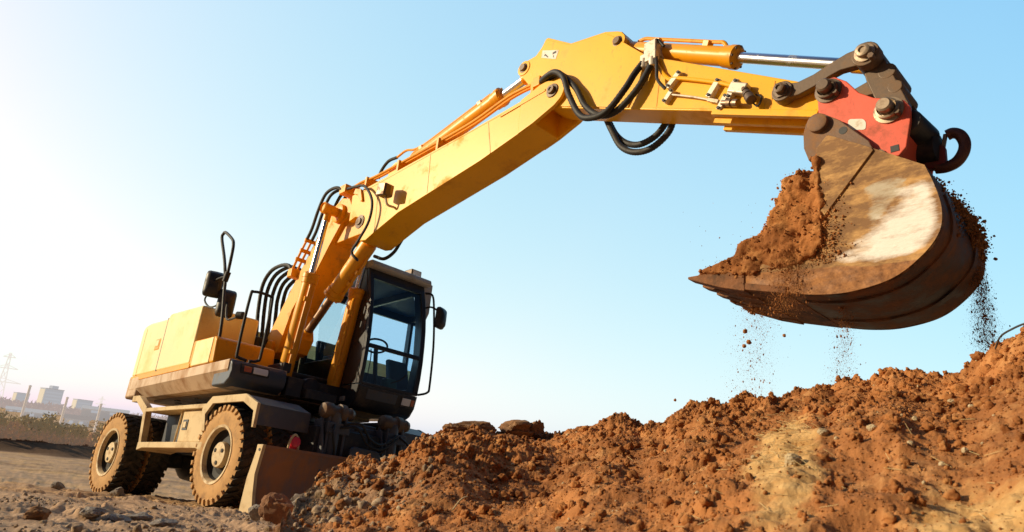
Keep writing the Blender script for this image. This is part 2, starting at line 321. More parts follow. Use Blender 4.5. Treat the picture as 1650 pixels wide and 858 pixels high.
def rock(name, c, size, m, label, seed, group=None, sub=4, cut=6, stretch=(1, 1, 1), rz=0., cat='stone'):
    V, F = ICO[sub]; V = V.copy(); rg = np.random.default_rng(seed)
    for k in range(cut):                                   # flat fracture faces
        d = rg.normal(size=3); d /= np.linalg.norm(d); h = rg.uniform(.55, .85); q = V@d; V -= np.outer(np.maximum(q-h, 0), d)
    V *= (1+.22*noise3(V+seed*3.7, 1.6)+.16*noise3(V+seed, 4.)+.10*noise3(V-seed, 11.))[:, None]
    V = V*np.array(stretch)*size; a = rz; cs, sn = math.cos(a), math.sin(a)
    V = np.stack([V[:, 0]*cs-V[:, 1]*sn, V[:, 0]*sn+V[:, 1]*cs, V[:, 2]], 1)
    o = raw(name, V, F, m, True); o.data.set_sharp_from_angle(angle=R_(22)); o.location = c; return tag(o, label, cat, group)

# ------------------------------------------------------------------ bearings from the viewpoint
def raypx(x, y): d = FW*FPX+RW*(x-825)-UW*(y-429); return d
def azel(x, y):
    d = raypx(x, y); h = math.hypot(d[0], d[1]); a = math.atan2(d[1], d[0])-HEAD
    a = (a+PI) % (2*PI)-PI; return -a, d[2]/h              # azimuth to the right, tangent of elevation
def pos(az, D, z=0.): a = HEAD-az; return np.array([CAM[0]+D*math.cos(a), CAM[1]+D*math.sin(a), z])
def at(x, y, D):                                            # a point seen at (x, y) of the survey photo, D metres off on the ground
    az, t = azel(x, y); return pos(az, D, CAM[2]+t*D)
MZ = T3 @ np.array([0, 0, 1.])
def plane_z(x, y): return -(MZ[0]*x+MZ[1]*y)/MZ[2]
def polar(x, y):
    dx, dy = x-CAM[0], y-CAM[1]; D = np.hypot(dx, dy); a = -((np.arctan2(dy, dx)-HEAD+PI) % (2*PI)-PI); return a, D

# ------------------------------------------------------------------ ground
def ground_base(x, y):
    a, D = polar(x, y); z = plane_z(x, y)
    z = z-.10*sst(.5, 1.6, D)*(1-sst(3.8, 7.3, D))-.45*(1-sst(.6, 1.9, D))
    k = sst(11, 20, D); zf = -1.02+0*x
    z = np.where(D > 9, np.maximum(np.minimum(z, 3), -1.6), z)
    return z*(1-k)+zf*k
def ground_z(x, y, detail=True):
    z = ground_base(x, y); a, D = polar(x, y)
    if detail:
        w = 1-sst(14, 45, D)
        # wheel ruts running along the machine's heading
        u = x*math.cos(-.25)+y*math.sin(-.25); v = -x*math.sin(-.25)+y*math.cos(-.25)
        q1 = x*math.cos(HEAD+.12)+y*math.sin(HEAD+.12); q2 = -x*math.sin(HEAD+.12)+y*math.cos(HEAD+.12); z = z+(1-sst(20, 40, D))*(.055*sst(5, 9, D)*fbm((q1+.45*q2)*1.9, (q2-.45*q1)*.35, 511, 6, .65)); z = z+w*(.030*fbm(u*.5, v*2.2, 3, 5)+.022*fbm(u*1.2, v*7, 21, 4)+.012*fbm(x*6, y*6, 33, 4))
        pr = .25+.5*vn(x*.8, y*.8, 44)
        z = z+w*(.30*lumps(x, y, .22, 50, .22)+.40*lumps(x, y, .085, 60, .42)+.45*lumps(x, y, .035, 70, .5))*np.where(pr > .45, 1, .35)
        z = z-.02*np.exp(-((D-7.8)/2.5)**2)
    # low earth bank along the far edge of the site
    bank = sst(38, 40.2, D+2.5*vn(a*14, a*3, 5))*1.0
    z = z+bank*.42+.5*sst(38, 60, D)*fbm(x*.05, y*.05, 80, 3)+1.0*sst(40, 300, D)
    return z
def polar_mesh(name, azs, Ds, zfun, m, tint=None, closed=False):
    A, D = np.meshgrid(azs, Ds, indexing='ij'); an = HEAD-A
    X = CAM[0]+D*np.cos(an); Y = CAM[1]+D*np.sin(an); Z = zfun(X, Y); na, nd = A.shape
    V = np.stack([X, Y, Z], -1).reshape(-1, 3)
    I = np.arange(na*nd).reshape(na, nd); F = np.stack([I[:-1, :-1], I[:-1, 1:], I[1:, 1:], I[1:, :-1]], -1).reshape(-1, 4)
    o = raw(name, V, F, m, True)
    if tint is not None:
        c = tint(X, Y, Z).reshape(-1, 3); ca = o.data.color_attributes.new('tint', 'FLOAT_COLOR', 'POINT')
        ca.data.foreach_set('color', np.concatenate([c, np.ones((len(c), 1))], 1).astype(np.float32).ravel())
    return o
azs = np.concatenate([np.linspace(-PI, -.78, 40)[:-1], np.linspace(-.78, .02, 560)[:-1], np.linspace(.02, PI, 60)])
Ds = np.concatenate([[.02], np.geomspace(.35, 1.6, 20)[:-1], np.geomspace(1.6, 18, 430)[:-1], np.geomspace(18, 60, 70)[:-1], np.geomspace(60, 4000, 40)])
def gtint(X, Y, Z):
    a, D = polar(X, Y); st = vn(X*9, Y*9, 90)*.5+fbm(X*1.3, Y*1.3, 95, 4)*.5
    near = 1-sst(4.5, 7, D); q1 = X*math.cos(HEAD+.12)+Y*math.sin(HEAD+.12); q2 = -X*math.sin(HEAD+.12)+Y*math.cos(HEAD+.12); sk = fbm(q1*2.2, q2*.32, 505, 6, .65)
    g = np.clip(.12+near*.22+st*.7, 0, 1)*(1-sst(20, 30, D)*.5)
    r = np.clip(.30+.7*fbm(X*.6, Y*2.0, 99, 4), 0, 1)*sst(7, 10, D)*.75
    b = sst(37.2, 38.4, D+2.5*vn(a*14, a*3, 5))*(1-sst(41, 52, D))*.9  # dark strip: shade of the bank put into the ground colour
    g = np.clip(g*.7+1.3*np.clip(sk, 0, 1)*sst(5, 8, D), 0, .8); r = np.clip(r*.4+1.5*np.clip(-sk, 0, 1)*sst(5.5, 8, D), 0, .6); b = np.maximum(b, .42*sst(.20, .40, fbm(q1*1.5, q2*.4, 540, 5, .6))*sst(5, 9, D)*(1-sst(30, 36, D)))  # streaks put the shade of the wheel tracks into the soil colour
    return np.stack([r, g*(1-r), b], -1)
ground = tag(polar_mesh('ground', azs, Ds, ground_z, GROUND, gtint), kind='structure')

# ------------------------------------------------------------------ the heap of red soil
RIDGE = [(380, 900, 1.6), (440, 868, 2.4), (480, 818, 3.2), (510, 786, 3.9), (540, 762, 4.5), (570, 745, 4.85), (605, 746, 4.9), (645, 738, 4.8), (690, 705, 4.9), (720, 693, 5.1), (760, 690, 5.2), (800, 700, 5.3), (830, 704, 5.4), (860, 708, 5.4),
         (900, 709, 5.3), (950, 694, 5.1), (1000, 678, 5.0), (1040, 692, 4.9), (1080, 684, 4.8), (1110, 664, 4.7), (1150, 652, 4.6), (1200, 655, 4.5), (1250, 645, 4.4), (1290, 636, 4.35), (1320, 626, 4.3), (1340, 634, 4.25),
         (1380, 620, 4.15), (1400, 624, 4.1), (1440, 596, 4.0), (1480, 604, 3.95), (1530, 603, 3.8), (1570, 594, 3.7), (1600, 566, 3.6), (1650, 536, 3.5), (1720, 500, 3.4), (1900, 470, 3.3), (2200, 500, 3.2)]
_ra = np.array([azel(x, y)[0] for x, y, D in RIDGE]); _rd = np.array([D for x, y, D in RIDGE]); _rz = np.array([CAM[2]+azel(x, y)[1]*D for x, y, D in RIDGE])
def mound_base(x, y):
    a, D = polar(x, y)
    aw = a+.012*fbm(x*2, y*2, 301, 3)
    Dr = np.interp(aw, _ra, _rd); zr = np.interp(aw, _ra, _rz); g = ground_base(x, y)
    Di = np.minimum(1.45+0*a, Dr-.25)
    zi = np.interp(a, [_ra[0], azel(825, 858)[0], azel(1250, 858)[0], azel(1650, 858)[0], 1.2], [.40, .55, .68, .74, .7])
    t = np.clip((D-Di)/(Dr-Di), -1, 1); inner = zi+(zr-zi)*(np.where(t > 0, t**.92, t*.6))
    # benches and a smoother scar on the face
    inner = inner+.10*np.sin(np.clip(t, 0, 1)*PI)*fbm(x*1.1, y*1.1, 310, 3)
    back = zr-(D-Dr)*.80-.12*np.minimum(D-Dr, .4)
    z = np.where(D < Dr, inner, back)
    fade = sst(_ra[0]-.02, _ra[2], a)*(1-sst(1.1, 1.35, a))
    z = (g-.25)*(1-fade)+np.maximum(z, g-.3)*fade
    return z, np.clip(t, 0, 1), D-Dr
def smooth_mask(x, y):
    m = fbm(x*.9+2, y*.9, 320, 4); a, D = polar(x, y); k = lambda p, w: np.exp(-((a-azel(p, 700)[0])/w)**2)
    m = m*.8-.05+.22*k(1120, .10)+.2*k(1460, .05)*(1-sst(2., 2.6, D))+.12*k(1700, .08)-.26*k(1330, .08)*sst(1.9, 2.3, D)-.18*k(820, .13)-.12*k(1560, .05)*sst(1.9, 2.3, D)
    return sst(-.15, .08, m)                                # 1 = cloddy, 0 = raked smooth
def mound_z(x, y):
    z, t, over = mound_base(x, y); cl = .22+.78*np.maximum(smooth_mask(x, y), sst(.88, .97, t))
    z = z+.060*fbm(x*2.5, y*2.5, 330, 5)+.03*fbm(x*7, y*7, 335, 4)
    crest = np.exp(-(over/.28)**2)
    z = z+.55*lumps(x, y, .34, 340, .35)*(.35*cl+.50*crest)*.6+.65*lumps(x, y, .15, 350, .5)*(.60*cl+.35*crest)
    na = np.clip(polar(x, y)[1]/3.4, .38, 1)*.85; sm = 1-.75*np.maximum(patch(x, y, P1[0], P1[1], .74, .105, HEAD-azel(1262, 760)[0], 1), patch(x, y, P2[0], P2[1], .34, .155, HEAD-azel(1600, 825)[0], 2)); cl = cl*na*sm
    z = z+cl*(.70*lumps(x, y, .085, 360, .55)+.75*lumps(x, y, .040, 370, .6)+.75*lumps(x, y, .019, 380, .6))
    z = z+(.15*na+.70*cl)*(.085*(billow(x*7, y*7, 400, 6, .6)-.35)+.018*(billow(x*38, y*38, 420, 4, .7)-.35))+.016*na*(billow(x*24, y*24, 440, 5, .7)-.35)
    z = z+.010*fbm(x*14, y*14, 390, 4)
    return z
def pxy(X, Y, Z):
    d = np.stack([X-CAM[0], Y-CAM[1], Z-CAM[2]], -1); w = d@FW; return 825+FPX*(d@RW)/w, 429-FPX*(d@UW)/w
def patch(X, Y, cx, cy, rx, ry, rot=0., s=0):
    dx, dy = X-cx, Y-cy; c, n = math.cos(rot), math.sin(rot); u = (dx*c+dy*n)/rx; v = (dy*c-dx*n)/ry
    return np.clip(1.25-np.sqrt(u*u+v*v)+.55*fbm(X*5, Y*5, 400+s, 5, .6), 0, 1)
P1 = at(1262, 770, 2.30); P2 = at(1600, 825, 1.68); P3 = at(560, 800, 3.3); P4 = at(1275, 705, 3.05); P5 = at(845, 715, 5.15)
def mtint(X, Y, Z):
    a, D = polar(X, Y)
    r = np.maximum.reduce([patch(X, Y, P1[0], P1[1], .74, .105, HEAD-azel(1262, 760)[0], 1)*1.0, patch(X, Y, P2[0], P2[1], .34, .155, HEAD-azel(1600, 825)[0], 2)*1.0, patch(X, Y, P4[0], P4[1], .30, .09, HEAD-azel(1262, 760)[0], 4)*.8])
    r = sst(.25, .75, r+.30*fbm(X*16, Y*16, 433, 4, .7))*.95
    g = sst(.2, .7, patch(X, Y, P3[0], P3[1], .5, .35, 0, 3))*.6+(1-sst(_ra[1], _ra[6], a))*.55
    b = .85*sst(.3, .7, patch(X, Y, P5[0], P5[1], .16, .45, HEAD-azel(845, 715)[0], 5))+.0*a
    return np.stack([r, np.clip(g, 0, 1), np.clip(b, 0, 1)], -1)
maz = np.concatenate([np.linspace(_ra[0]-.04, azel(1680, 500)[0], 820), np.linspace(azel(1680, 500)[0], 1.38, 60)[1:]])
def mound_mesh():
    s = np.concatenate([np.linspace(0, 1, 460), 1+np.linspace(0, 1, 110)[1:]])
    A, S = np.meshgrid(maz, s, indexing='ij'); Dr = np.interp(A, _ra, _rd); Di = np.minimum(1.05, Dr-.5)
    D = np.where(S <= 1, Di+(Dr+.1-Di)*S**1.15, Dr+.1+2.4*(S-1)**1.4); an = HEAD-A
    X = CAM[0]+D*np.cos(an); Y = CAM[1]+D*np.sin(an); Z = mound_z(X, Y); na, nd = A.shape
    I = np.arange(na*nd).reshape(na, nd); F = np.stack([I[:-1, :-1], I[:-1, 1:], I[1:, 1:], I[1:, :-1]], -1).reshape(-1, 4)
    o = raw('dirt_mound', np.stack([X, Y, Z], -1).reshape(-1, 3), F, SOIL, True)
    c = mtint(X, Y, Z).reshape(-1, 3); ca = o.data.color_attributes.new('tint', 'FLOAT_COLOR', 'POINT')
    ca.data.foreach_set('color', np.concatenate([c, np.ones((len(c), 1))], 1).astype(np.float32).ravel())
    return o
tag(mound_mesh(), kind='structure')
def surf_z(x, y):
    x = np.atleast_1d(np.asarray(x, float)); y = np.atleast_1d(np.asarray(y, float)); g = ground_z(x, y); a, D = polar(x, y); m = mound_z(x, y)
    return np.where((a > _ra[0]) & (D < 7.5), np.maximum(g, m), g)
# loose clods lying on the heap: more than anyone could count
def scatter(n, a0, a1, d0, d1, pw=1.): a = RNG.uniform(a0, a1, n); t = RNG.uniform(0, 1, n)**pw; Dm = np.interp(a, _ra, _rd); D = d0+(np.minimum(d1, Dm+.12)-d0)*t; an = HEAD-a; return CAM[0]+D*np.cos(an), CAM[1]+D*np.sin(an)
X, Y = scatter(60000, _ra[1], .82, 1.5, 9, .8); keep = RNG.uniform(0, 1, len(X)) < (.42+.58*smooth_mask(X, Y)**1.5); X, Y = X[keep], Y[keep]
S = np.clip(.0036*RNG.pareto(2.5, len(X))+.003, .003, .022); C = np.stack([X, Y, mound_z(X, Y)+S*.25], 1); aa, DD_ = polar(X, Y); S = S*np.clip(DD_/3.3, .45, 1); kk = RNG.uniform(0, 1, len(X)) < .12+.88*sst(_ra[2], _ra[6], aa); C, S = C[kk], S[kk]; kk = RNG.uniform(0, 1, len(C)) > .85*mtint(C[:, 0], C[:, 1], C[:, 2])[:, 0]; C, S = C[kk], S[kk]; b_ = S > .009
tag(clodcloud('soil_crumbs', C[~b_], S[~b_], CLOD, 1), 'fine crumbs of red brown soil strewn over the heap', 'soil crumbs', kind='stuff')
tag(clodcloud('soil_clods', C[b_], S[b_]*1.15, CLOD, 3), 'loose red brown clods strewn over the soil heap', 'soil clods', kind='stuff')
X, Y = scatter(150, azel(560, 800)[0], .7, 1.9, 9, .9); S = np.clip(.005*RNG.pareto(2.5, len(X))+.004, .004, .014)
tag(lumpcloud('pale_pebbles', np.stack([X, Y, mound_z(X, Y)+S*.35], 1), S, PALEST, 2, .12, (.6, 1.)), 'small pale pebbles dotted over the soil heap', 'pebbles', kind='stuff')
# gravel and rubble in front of the blade and on the site ground
n = 6500; a = RNG.uniform(azel(-60, 800)[0], azel(690, 800)[0], n); D = 1.9+6.5*RNG.uniform(0, 1, n)**1.3; X = CAM[0]+D*np.cos(HEAD-a); Y = CAM[1]+D*np.sin(HEAD-a)
k = vn(X*1.1, Y*1.1, 44)+.25*RNG.uniform(-1, 1, n)+.38*sst(azel(420, 800)[0], azel(520, 800)[0], a) > .66; X, Y = X[k], Y[k]; S = np.clip(.005*RNG.pareto(2.1, len(X))+.005, .005, .026)
tag(clodcloud('gravel', np.stack([X, Y, surf_z(X, Y)+S*.2], 1), S, GRAV, 2), 'grey gravel and broken crusts scattered over the packed ground', 'gravel', kind='stuff')

# ================================================================== EXCAVATOR
EX = empty('wheeled_excavator', (0, 0, 0), 'yellow wheeled excavator with raised boom, black cab and dozer blade, standing on the packed ground', 'excavator')
EX.rotation_euler = TILT.to_euler()
Rw = .5254; WB = 2.94; XS = (0., -WB)
# ---- chassis
m = MB(); m.box(-3.35, .55, -.42, .42, .60, .98); m.prism([(-2.2, .95), (-.4, .95), (-.55, 1.12), (-2.05, 1.12)], -.75, .75); m.box(.5, .80, -.60, .60, .50, .92); m.box(-2.0, -.6, -.9, .9, .62, .70)
chassis = m.build('chassis', DARK, EX, .015)
m = MB(); m.lathe((SWX, 0, 1.10), (0, 0, 1), [(.66, 0), (.70, .03), (.70, .09), (.62, .1), (.62, .2)], 48); m.build('slewing_ring', DARK, chassis)
for x in XS:
    m = MB(); m.box(x-.12, x+.12, -.95, .95, Rw-.11, Rw+.11); m.lathe((x, -.28, Rw), (0, 1, 0), [(.12, 0), (.24, .1), (.27, .28), (.24, .46), (.12, .56)], 24)
    m.build('axle', DARK, EX, .02)
# ---- wheels, each a pair of tyres
def tyre(x, y0, s, par):
    m = MB(); P = [(.285, .035), (.30, .012), (.36, .0), (.43, .004), (.478, .012)]
    o = (x, y0, Rw); d = (0, s, 0); w = .285
    m.cur = 0; m.lathe(o, d, P+[(.478, .013)], 72, False); m.lathe((x, y0+s*w, Rw), (0, -s, 0), P+[(.478, .013)], 72, False)
    m.cur = 1; m.lathe(o, d, [(.476, .010), (.500, .03), (.503, .14), (.500, w-.03), (.476, w-.010)], 72, False)
    N = 34
    for side in (0, 1):
        for k in range(N):
            a0 = 2*PI*(k+.5*side)/N; hw = PI/N*.60
            def pt(r, t, da): a = a0+da; tt = t if side == 0 else w-t; return (x+r*math.cos(a), y0+s*tt, Rw+r*math.sin(a))
            st = [(.447, .474, .004, -.006, .0, .75), (.50, .5254, .018, .004, .0, 1.), (.498, .5254, .10, .10, .10, 1.0), (.498, .5220, .165, .165, .19, .8)]
            V = []
            for (rb, rt, tb, tt, sk, wf) in st:
                V += [pt(rb, tb+.012, sk-hw*wf), pt(rb, tb+.012, sk+hw*wf), pt(rt, tt, sk+hw*wf*.86), pt(rt, tt, sk-hw*wf*.86)]
            for q in range(3):
                m.cur = 0 if q == 0 else 1; b = q*4; W_ = V[b:b+8]
                m.add(W_, [(3, 2, 6, 7), (0, 3, 7, 4), (2, 1, 5, 6)]+([(0, 1, 2, 3)] if q == 0 else [])+([(4, 5, 6, 7)] if q == 2 else []))
    return m.build('tyre', [TYRE, TREAD], par, ang=30)
def wheel(x, s):
    y = -s*0+s*1.25; o = (x, y, Rw); d = (0, -s, 0)        # s = -1: right-hand side of the machine
    m = MB(); m.lathe(o, d, [(.262, .05), (.25, .09), (.20, .105), (.13, .085), (.125, .6), (.05, .62)], 48, False)
    w = m.build('wheel', RIMD, EX)
    tyre(x, y, -s, w); tyre(x, y-s*.335, -s, w)
    m = MB(); m.lathe(o, d, [(.293, .028), (.318, .012), (.312, .0), (.285, .004), (.272, .03), (.262, .06), (.275, .07), (.29, .05), (.293, .028)], 64, False); m.build('rim', RIM, w)
    m = MB(); m.lathe(o, d, [(.135, .11), (.138, .055), (.130, .030), (.02, .022)], 40)
    h = m.build('hub_cap', RIM, w)
    for k in range(3):
        a = k*2*PI/3+.5; m = MB(); m.lathe((x+.085*math.cos(a), y-s*.026, Rw+.085*math.sin(a)), (0, s, 0), [(.022, 0), (.022, .006), (.014, .007)], 12); m.build('wheel_nut', RIMD, w)
for x in XS:
    for s in (-1, 1): wheel(x, s)
# ---- fenders
def fender(s):
    out = [(-.42, .78), (-.53, 1.02), (-.345, 1.150), (.375, 1.150), (.650, 1.045), (.655, .832)]
    inn = [(-.36, .775), (-.47, .99), (-.325, 1.115), (.365, 1.115), (.615, 1.018), (.618, .835)]
    y0, y1 = s*1.225, s*.60
    m = MB(); n = len(out)
    for i in range(n-1): m.prism([out[i], out[i+1], inn[i+1], inn[i]], min(y0, y1), max(y0, y1))
    f = m.build('fender', GREY, EX, .004)
    fl = [(-.335, .778), (-.425, .955), (-.31, 1.082), (.345, 1.082), (.575, .985), (.572, .86), (.59, .80), (.66, .80)]
    o2 = [(-.42, .772), (-.535, 1.022), (-.348, 1.156), (.377, 1.156), (.656, 1.05), (.66, .80)]
    m = MB(); m.prism(o2[:5]+[(.66, .80), (.625, .80), (.60, .97)]+[(.35, 1.075), (-.31, 1.075), (-.435, .96), (-.36, .772)], min(s*1.258, s*1.222), max(s*1.258, s*1.222))
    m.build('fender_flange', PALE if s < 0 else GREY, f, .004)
for s in (-1, 1): fender(s)
for s in (-1, 1):                                            # bent plate that carries the rear end of the side step
    m = MB(); m.prism([(-2.62, 1.26), (-2.42, 1.26), (-2.10, 1.10), (-1.99, .62), (-2.06, .62), (-2.17, 1.02), (-2.46, 1.18), (-2.62, 1.18)], min(s*1.24, s*1.16), max(s*1.24, s*1.16))
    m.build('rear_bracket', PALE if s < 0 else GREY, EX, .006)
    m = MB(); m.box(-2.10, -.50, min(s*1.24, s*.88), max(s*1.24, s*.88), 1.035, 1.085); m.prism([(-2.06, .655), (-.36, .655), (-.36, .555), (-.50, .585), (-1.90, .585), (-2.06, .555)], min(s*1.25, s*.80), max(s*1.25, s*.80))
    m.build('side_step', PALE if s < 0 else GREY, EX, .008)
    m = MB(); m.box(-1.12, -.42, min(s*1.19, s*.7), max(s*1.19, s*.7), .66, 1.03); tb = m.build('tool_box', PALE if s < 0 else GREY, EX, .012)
    m = MB(); m.box(-1.06, -.94, min(s*1.197, s*1.15), max(s*1.197, s*1.15), .80, .92); m.build('latch_recess', DARK, tb)
    m = MB(); m.box(-1.035, -.965, min(s*1.205, s*1.19), max(s*1.205, s*1.19), .825, .895); m.build('latch', RIM, tb, .004)
    m = MB(); m.box(-2.02, -1.13, min(s*.98, s*.62), max(s*.98, s*.62), .66, 1.03); m.build('dark_recess_box', DARK, EX, .01)  # dark box added to darken the recess beside the tool box
    m = MB(); m.tube([(-1.25, s*1.16, .66), (-1.22, s*1.16, 1.03)], .012, 8, 0); m.build('step_strut', PALE if s < 0 else GREY, EX)
# ---- dozer blade and its lift linkage
BX = .955
def bprof(t): return BX-.085*math.sin(PI*t)-.01+.03*(1-t)     # t: 0 bottom, 1 top; hollow towards the front
m = MB(); Z0, Z1 = -.06, .612
m.grid(lambda u, v: (bprof(v), -1.235+2.47*u, Z0+(Z1-Z0)*v), 30, 14); m.grid(lambda u, v: (bprof(v)-.035, -1.235+2.47*u, Z0+(Z1-Z0)*v), 30, 14)
m.box(BX-.06, BX-.004, -1.235, 1.235, Z1-.012, Z1+.014)
for y in (-.8, -.4, 0, .4, .8): m.box(BX-.16, BX-.08, y-.02, y+.02, .02, .56)
m.box(.5, BX-.1, -.42, -.30, .12, .26); m.box(.5, BX-.1, .30, .42, .12, .26)
blade = m.build('dozer_blade', BLADE, EX, .0)
for s in (-1, 1):
    pl = [(BX-.005, Z1+.015), (BX-.115, Z1+.015), (BX-.12, .56), (BX-.19, .30), (BX-.215, -.06), (BX+.045, -.06), (BX-.02, .16), (BX-.055, .34), (BX-.03, .5)]
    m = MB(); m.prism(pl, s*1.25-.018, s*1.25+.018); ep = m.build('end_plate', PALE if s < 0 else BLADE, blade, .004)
    m = MB(); m.cyl((BX-.055, s*1.265, Z1-.035), (BX-.055, s*1.274, Z1-.035), .014, 12); m.build('eye_hole', INK, blade)
# lifting loop with a red reflector behind the blade's upper edge
m = MB(); m.tube([(.90, -.96, .56), (.90, -.95, .70), (.90, -.90, .775), (.90, -.85, .70), (.90, -.84, .56)], .012, 8); m.build('lifting_loop', PALE, EX)
m = MB(); m.lathe((.885, -.885, .70), (1, 0, 0), [(.058, 0), (.058, .02), (.05, .03), (.0, .034)], 24); m.box(.86, .885, -.93, -.84, .60, .76); m.build('reflector', REFL, EX)
def blade_cyl(y):
    m = MB(); m.cyl((.78, y-.05, 1.09), (.78, y-.05, .35), .082, 20); m.box(.70, .86, y-.17, y+.13, .86, .98); m.box(.66, .84, y-.16, y-.125, .40, 1.10); m.box(.66, .84, y+.06, y+.095, .40, 1.10)
    m.prism([(.66, .42), (.90, .42), (.90, .62), (.80, 1.0), (.66, 1.0)], y-.22, y-.19)
    c = m.build('blade_cylinder', GREY, EX, .012)
    m = MB(); m.lathe((.78, y-.24, 1.10), (0, 1, 0), [(.03, 0), (.075, .02), (.088, .06), (.088, .13), (.07, .14), (.07, .22), (.095, .23), (.095, .30), (.07, .31), (.07, .37), (.075, .38), (.06, .42), (.02, .43)], 24); m.build('pivot_pin', LINK, c)
    m = MB(); m.cyl((.78, y-.05, .36), (.78, y-.05, .10), .045, 14); m.build('rod', CHROME, c)
blade_cyl(-.33); blade_cyl(.50)
m = MB(); m.prism([(-.20, .50), (.27, .50), (.275, .66), (.22, .74), (-.13, .755), (-.185, .73)], .86, .90, 'yz'); m.build('cover_plate', SLATE, EX, .012)
m = MB(); m.box(.56, .70, -.35, .55, .45, 1.0); m.box(.55, .68, -.16, .30, .3, 1.04); m.build('front_frame', SLATE, EX, .02)
for P in ([(.86, -.30, .97), (.93, -.12, 1.0), (.95, .02, .86), (.95, .20, .82), (.93, .42, .95)], [(.86, -.34, .93), (.93, -.16, .95), (.94, .0, .80), (.95, .2, .77), (.93, .44, .92)],
          [(.86, -.42, .95), (.92, -.46, .85), (.9, -.40, .70), (.88, -.38, .62)], [(.86, .52, .95), (.95, .60, .85), (.93, .58, .68), (.9, .52, .58)], [(.80, -.10, .95), (.88, .02, .92), (.86, .12, .72), (.82, .1, .6)],
          [(.86, .45, .96), (.93, .38, .90), (.92, .30, .80), (.88, .22, .70)]):
    m = MB(); m.tube(P, .014, 8); m.build('hydraulic_hose', RUB, EX)
# ---- upper structure ------------------------------------------------------
m = MB('U'); SK = [(-3.24, 1.525), (.095, 1.555)]
m.prism([(-3.25, 1.53), (.10, 1.552), (.10, 1.43), (-3.23, 1.405)], -1.225, -.52)                       # vertical band
m.add([(-3.23, -1.225, 1.405), (.10, -1.225, 1.43), (.10, -.52, 1.43), (-3.23, -.52, 1.405), (-3.13, -1.10, 1.30), (.03, -1.10, 1.265), (.03, -.52, 1.265), (-3.13, -.52, 1.30)],
      [(0, 1, 5, 4), (1, 2, 6, 5), (2, 3, 7, 6), (3, 0, 4, 7), (4, 5, 6, 7)])
m.build('revolving_deck', CREAM, EX, .012)
m = MB('U'); m.box(-3.2, -.06, -.515, 1.2, 1.31, 1.53); m.build('deck_frame', DARK, EX, .012)
m = MB('U'); m.lathe((SWX, 0, 1.255), (0, 0, 1), [(.9, 0), (.9, .06)], 40); m.box(-2.9, -.1, -.95, .95, 1.262, 1.33); m.build('belly_plate', LINK, EX, .01)
for x, y, l in ((-2.5, -.8, .12), (-2.2, -.92, .1), (-2.0, -.7, .12), (-1.6, -.88, .1)):
    m = MB('U'); m.box(x, x+l, y, y+.05, 1.252, 1.263); m.build('belly_slot', INK, EX)
# front bumper box of the right-hand deck with lamps
FB = [(.10, 1.552), (.155, 1.50), (.175, 1.42), (.15, 1.33), (.04, 1.268), (-.3, 1.268), (-.3, 1.552)]
m = MB('U'); m.prism(FB, -1.21, -.545); bump = m.build('front_bumper', SLATE, EX, .02)
m = MB('U'); m.prism([(.150, 1.525), (.184, 1.47), (.184, 1.41), (.1, 1.39), (.1, 1.52)], -1.11, -.765); m.build('lamp_housing', DARK, bump, .01)
m = MB('U'); m.prism([(.178, 1.500), (.192, 1.47), (.192, 1.425), (.15, 1.425), (.15, 1.5)], -.965, -.79); m.build('headlamp', LENS, bump, .008)
m = MB('U'); m.prism([(.178, 1.495), (.190, 1.47), (.190, 1.43), (.15, 1.43), (.15, 1.495)], -1.075, -.985); m.build('indicator_lamp', AMBER, bump, .008)
# engine hood and counterweight
m = MB('U')
H = [(-3.30, 1.60), (-3.325, 2.30), (-3.26, 2.36), (-3.1, 2.38), (-2.36, 2.355), (-2.30, 2.42), (-1.16, 2.372), (-1.155, 1.60)]
m.prism(H, -1.215, -.44); m.prism([(-3.3, 1.6), (-3.3, 2.36), (-1.75, 2.36), (-1.75, 1.6)], -.45, 1.215)
hood = m.build('engine_hood', YEL2, EX, .035, 3)
m = MB('U'); m.prism([(-3.27, 1.532), (-1.10, 1.548), (-1.10, 1.605), (-3.29, 1.602)], -1.222, -.5); m.build('sill_panel', ORA, hood, .006)  # deeper orange stands in for the band's different angle to the light
m = MB('U'); m.prism([(-2.325, 1.607), (-2.305, 1.607), (-2.335, 2.36), (-2.355, 2.36)], -1.2165, -1.2); m.build('door_gap', LINK, hood)
m = MB('U'); m.prism([(-3.13, 1.607), (-3.115, 1.607), (-3.135, 2.30), (-3.15, 2.30)], -1.2165, -1.2); m.build('door_gap', ORA, hood)
m = MB('U'); m.box(-2.60, -2.42, -1.222, -1.2, 1.92, 2.08); dh = m.build('door_handle', ORA, hood, .012)
m = MB('U'); m.box(-2.57, -2.45, -1.228, -1.21, 1.97, 2.06); m.build('handle_grip', YEL2, hood, .008)
m = MB('U'); m.prism([(-3.45, -1.18), (-3.30, -1.222), (-2.9, -1.224), (-2.9, 1.224), (-3.3, 1.222), (-3.45, 1.18), (-3.52, .7), (-3.54, 0), (-3.52, -.7)], 1.30, 1.60, 'xy'); m.build('counterweight', CREAM, EX, .03, 3)
m = MB('U'); m.lathe((-2.75, -.6, 2.36), (0, 0, 1), [(.06, 0), (.06, .2), (.045, .2)], 16); m.build('exhaust_pipe', DARK, EX)
m = MB('U'); m.lathe((-1.9, -.95, 2.395), (0, 0, 1), [(.05, 0), (.05, .03), (.03, .05)], 16); m.build('filler_cap', DARK, hood)
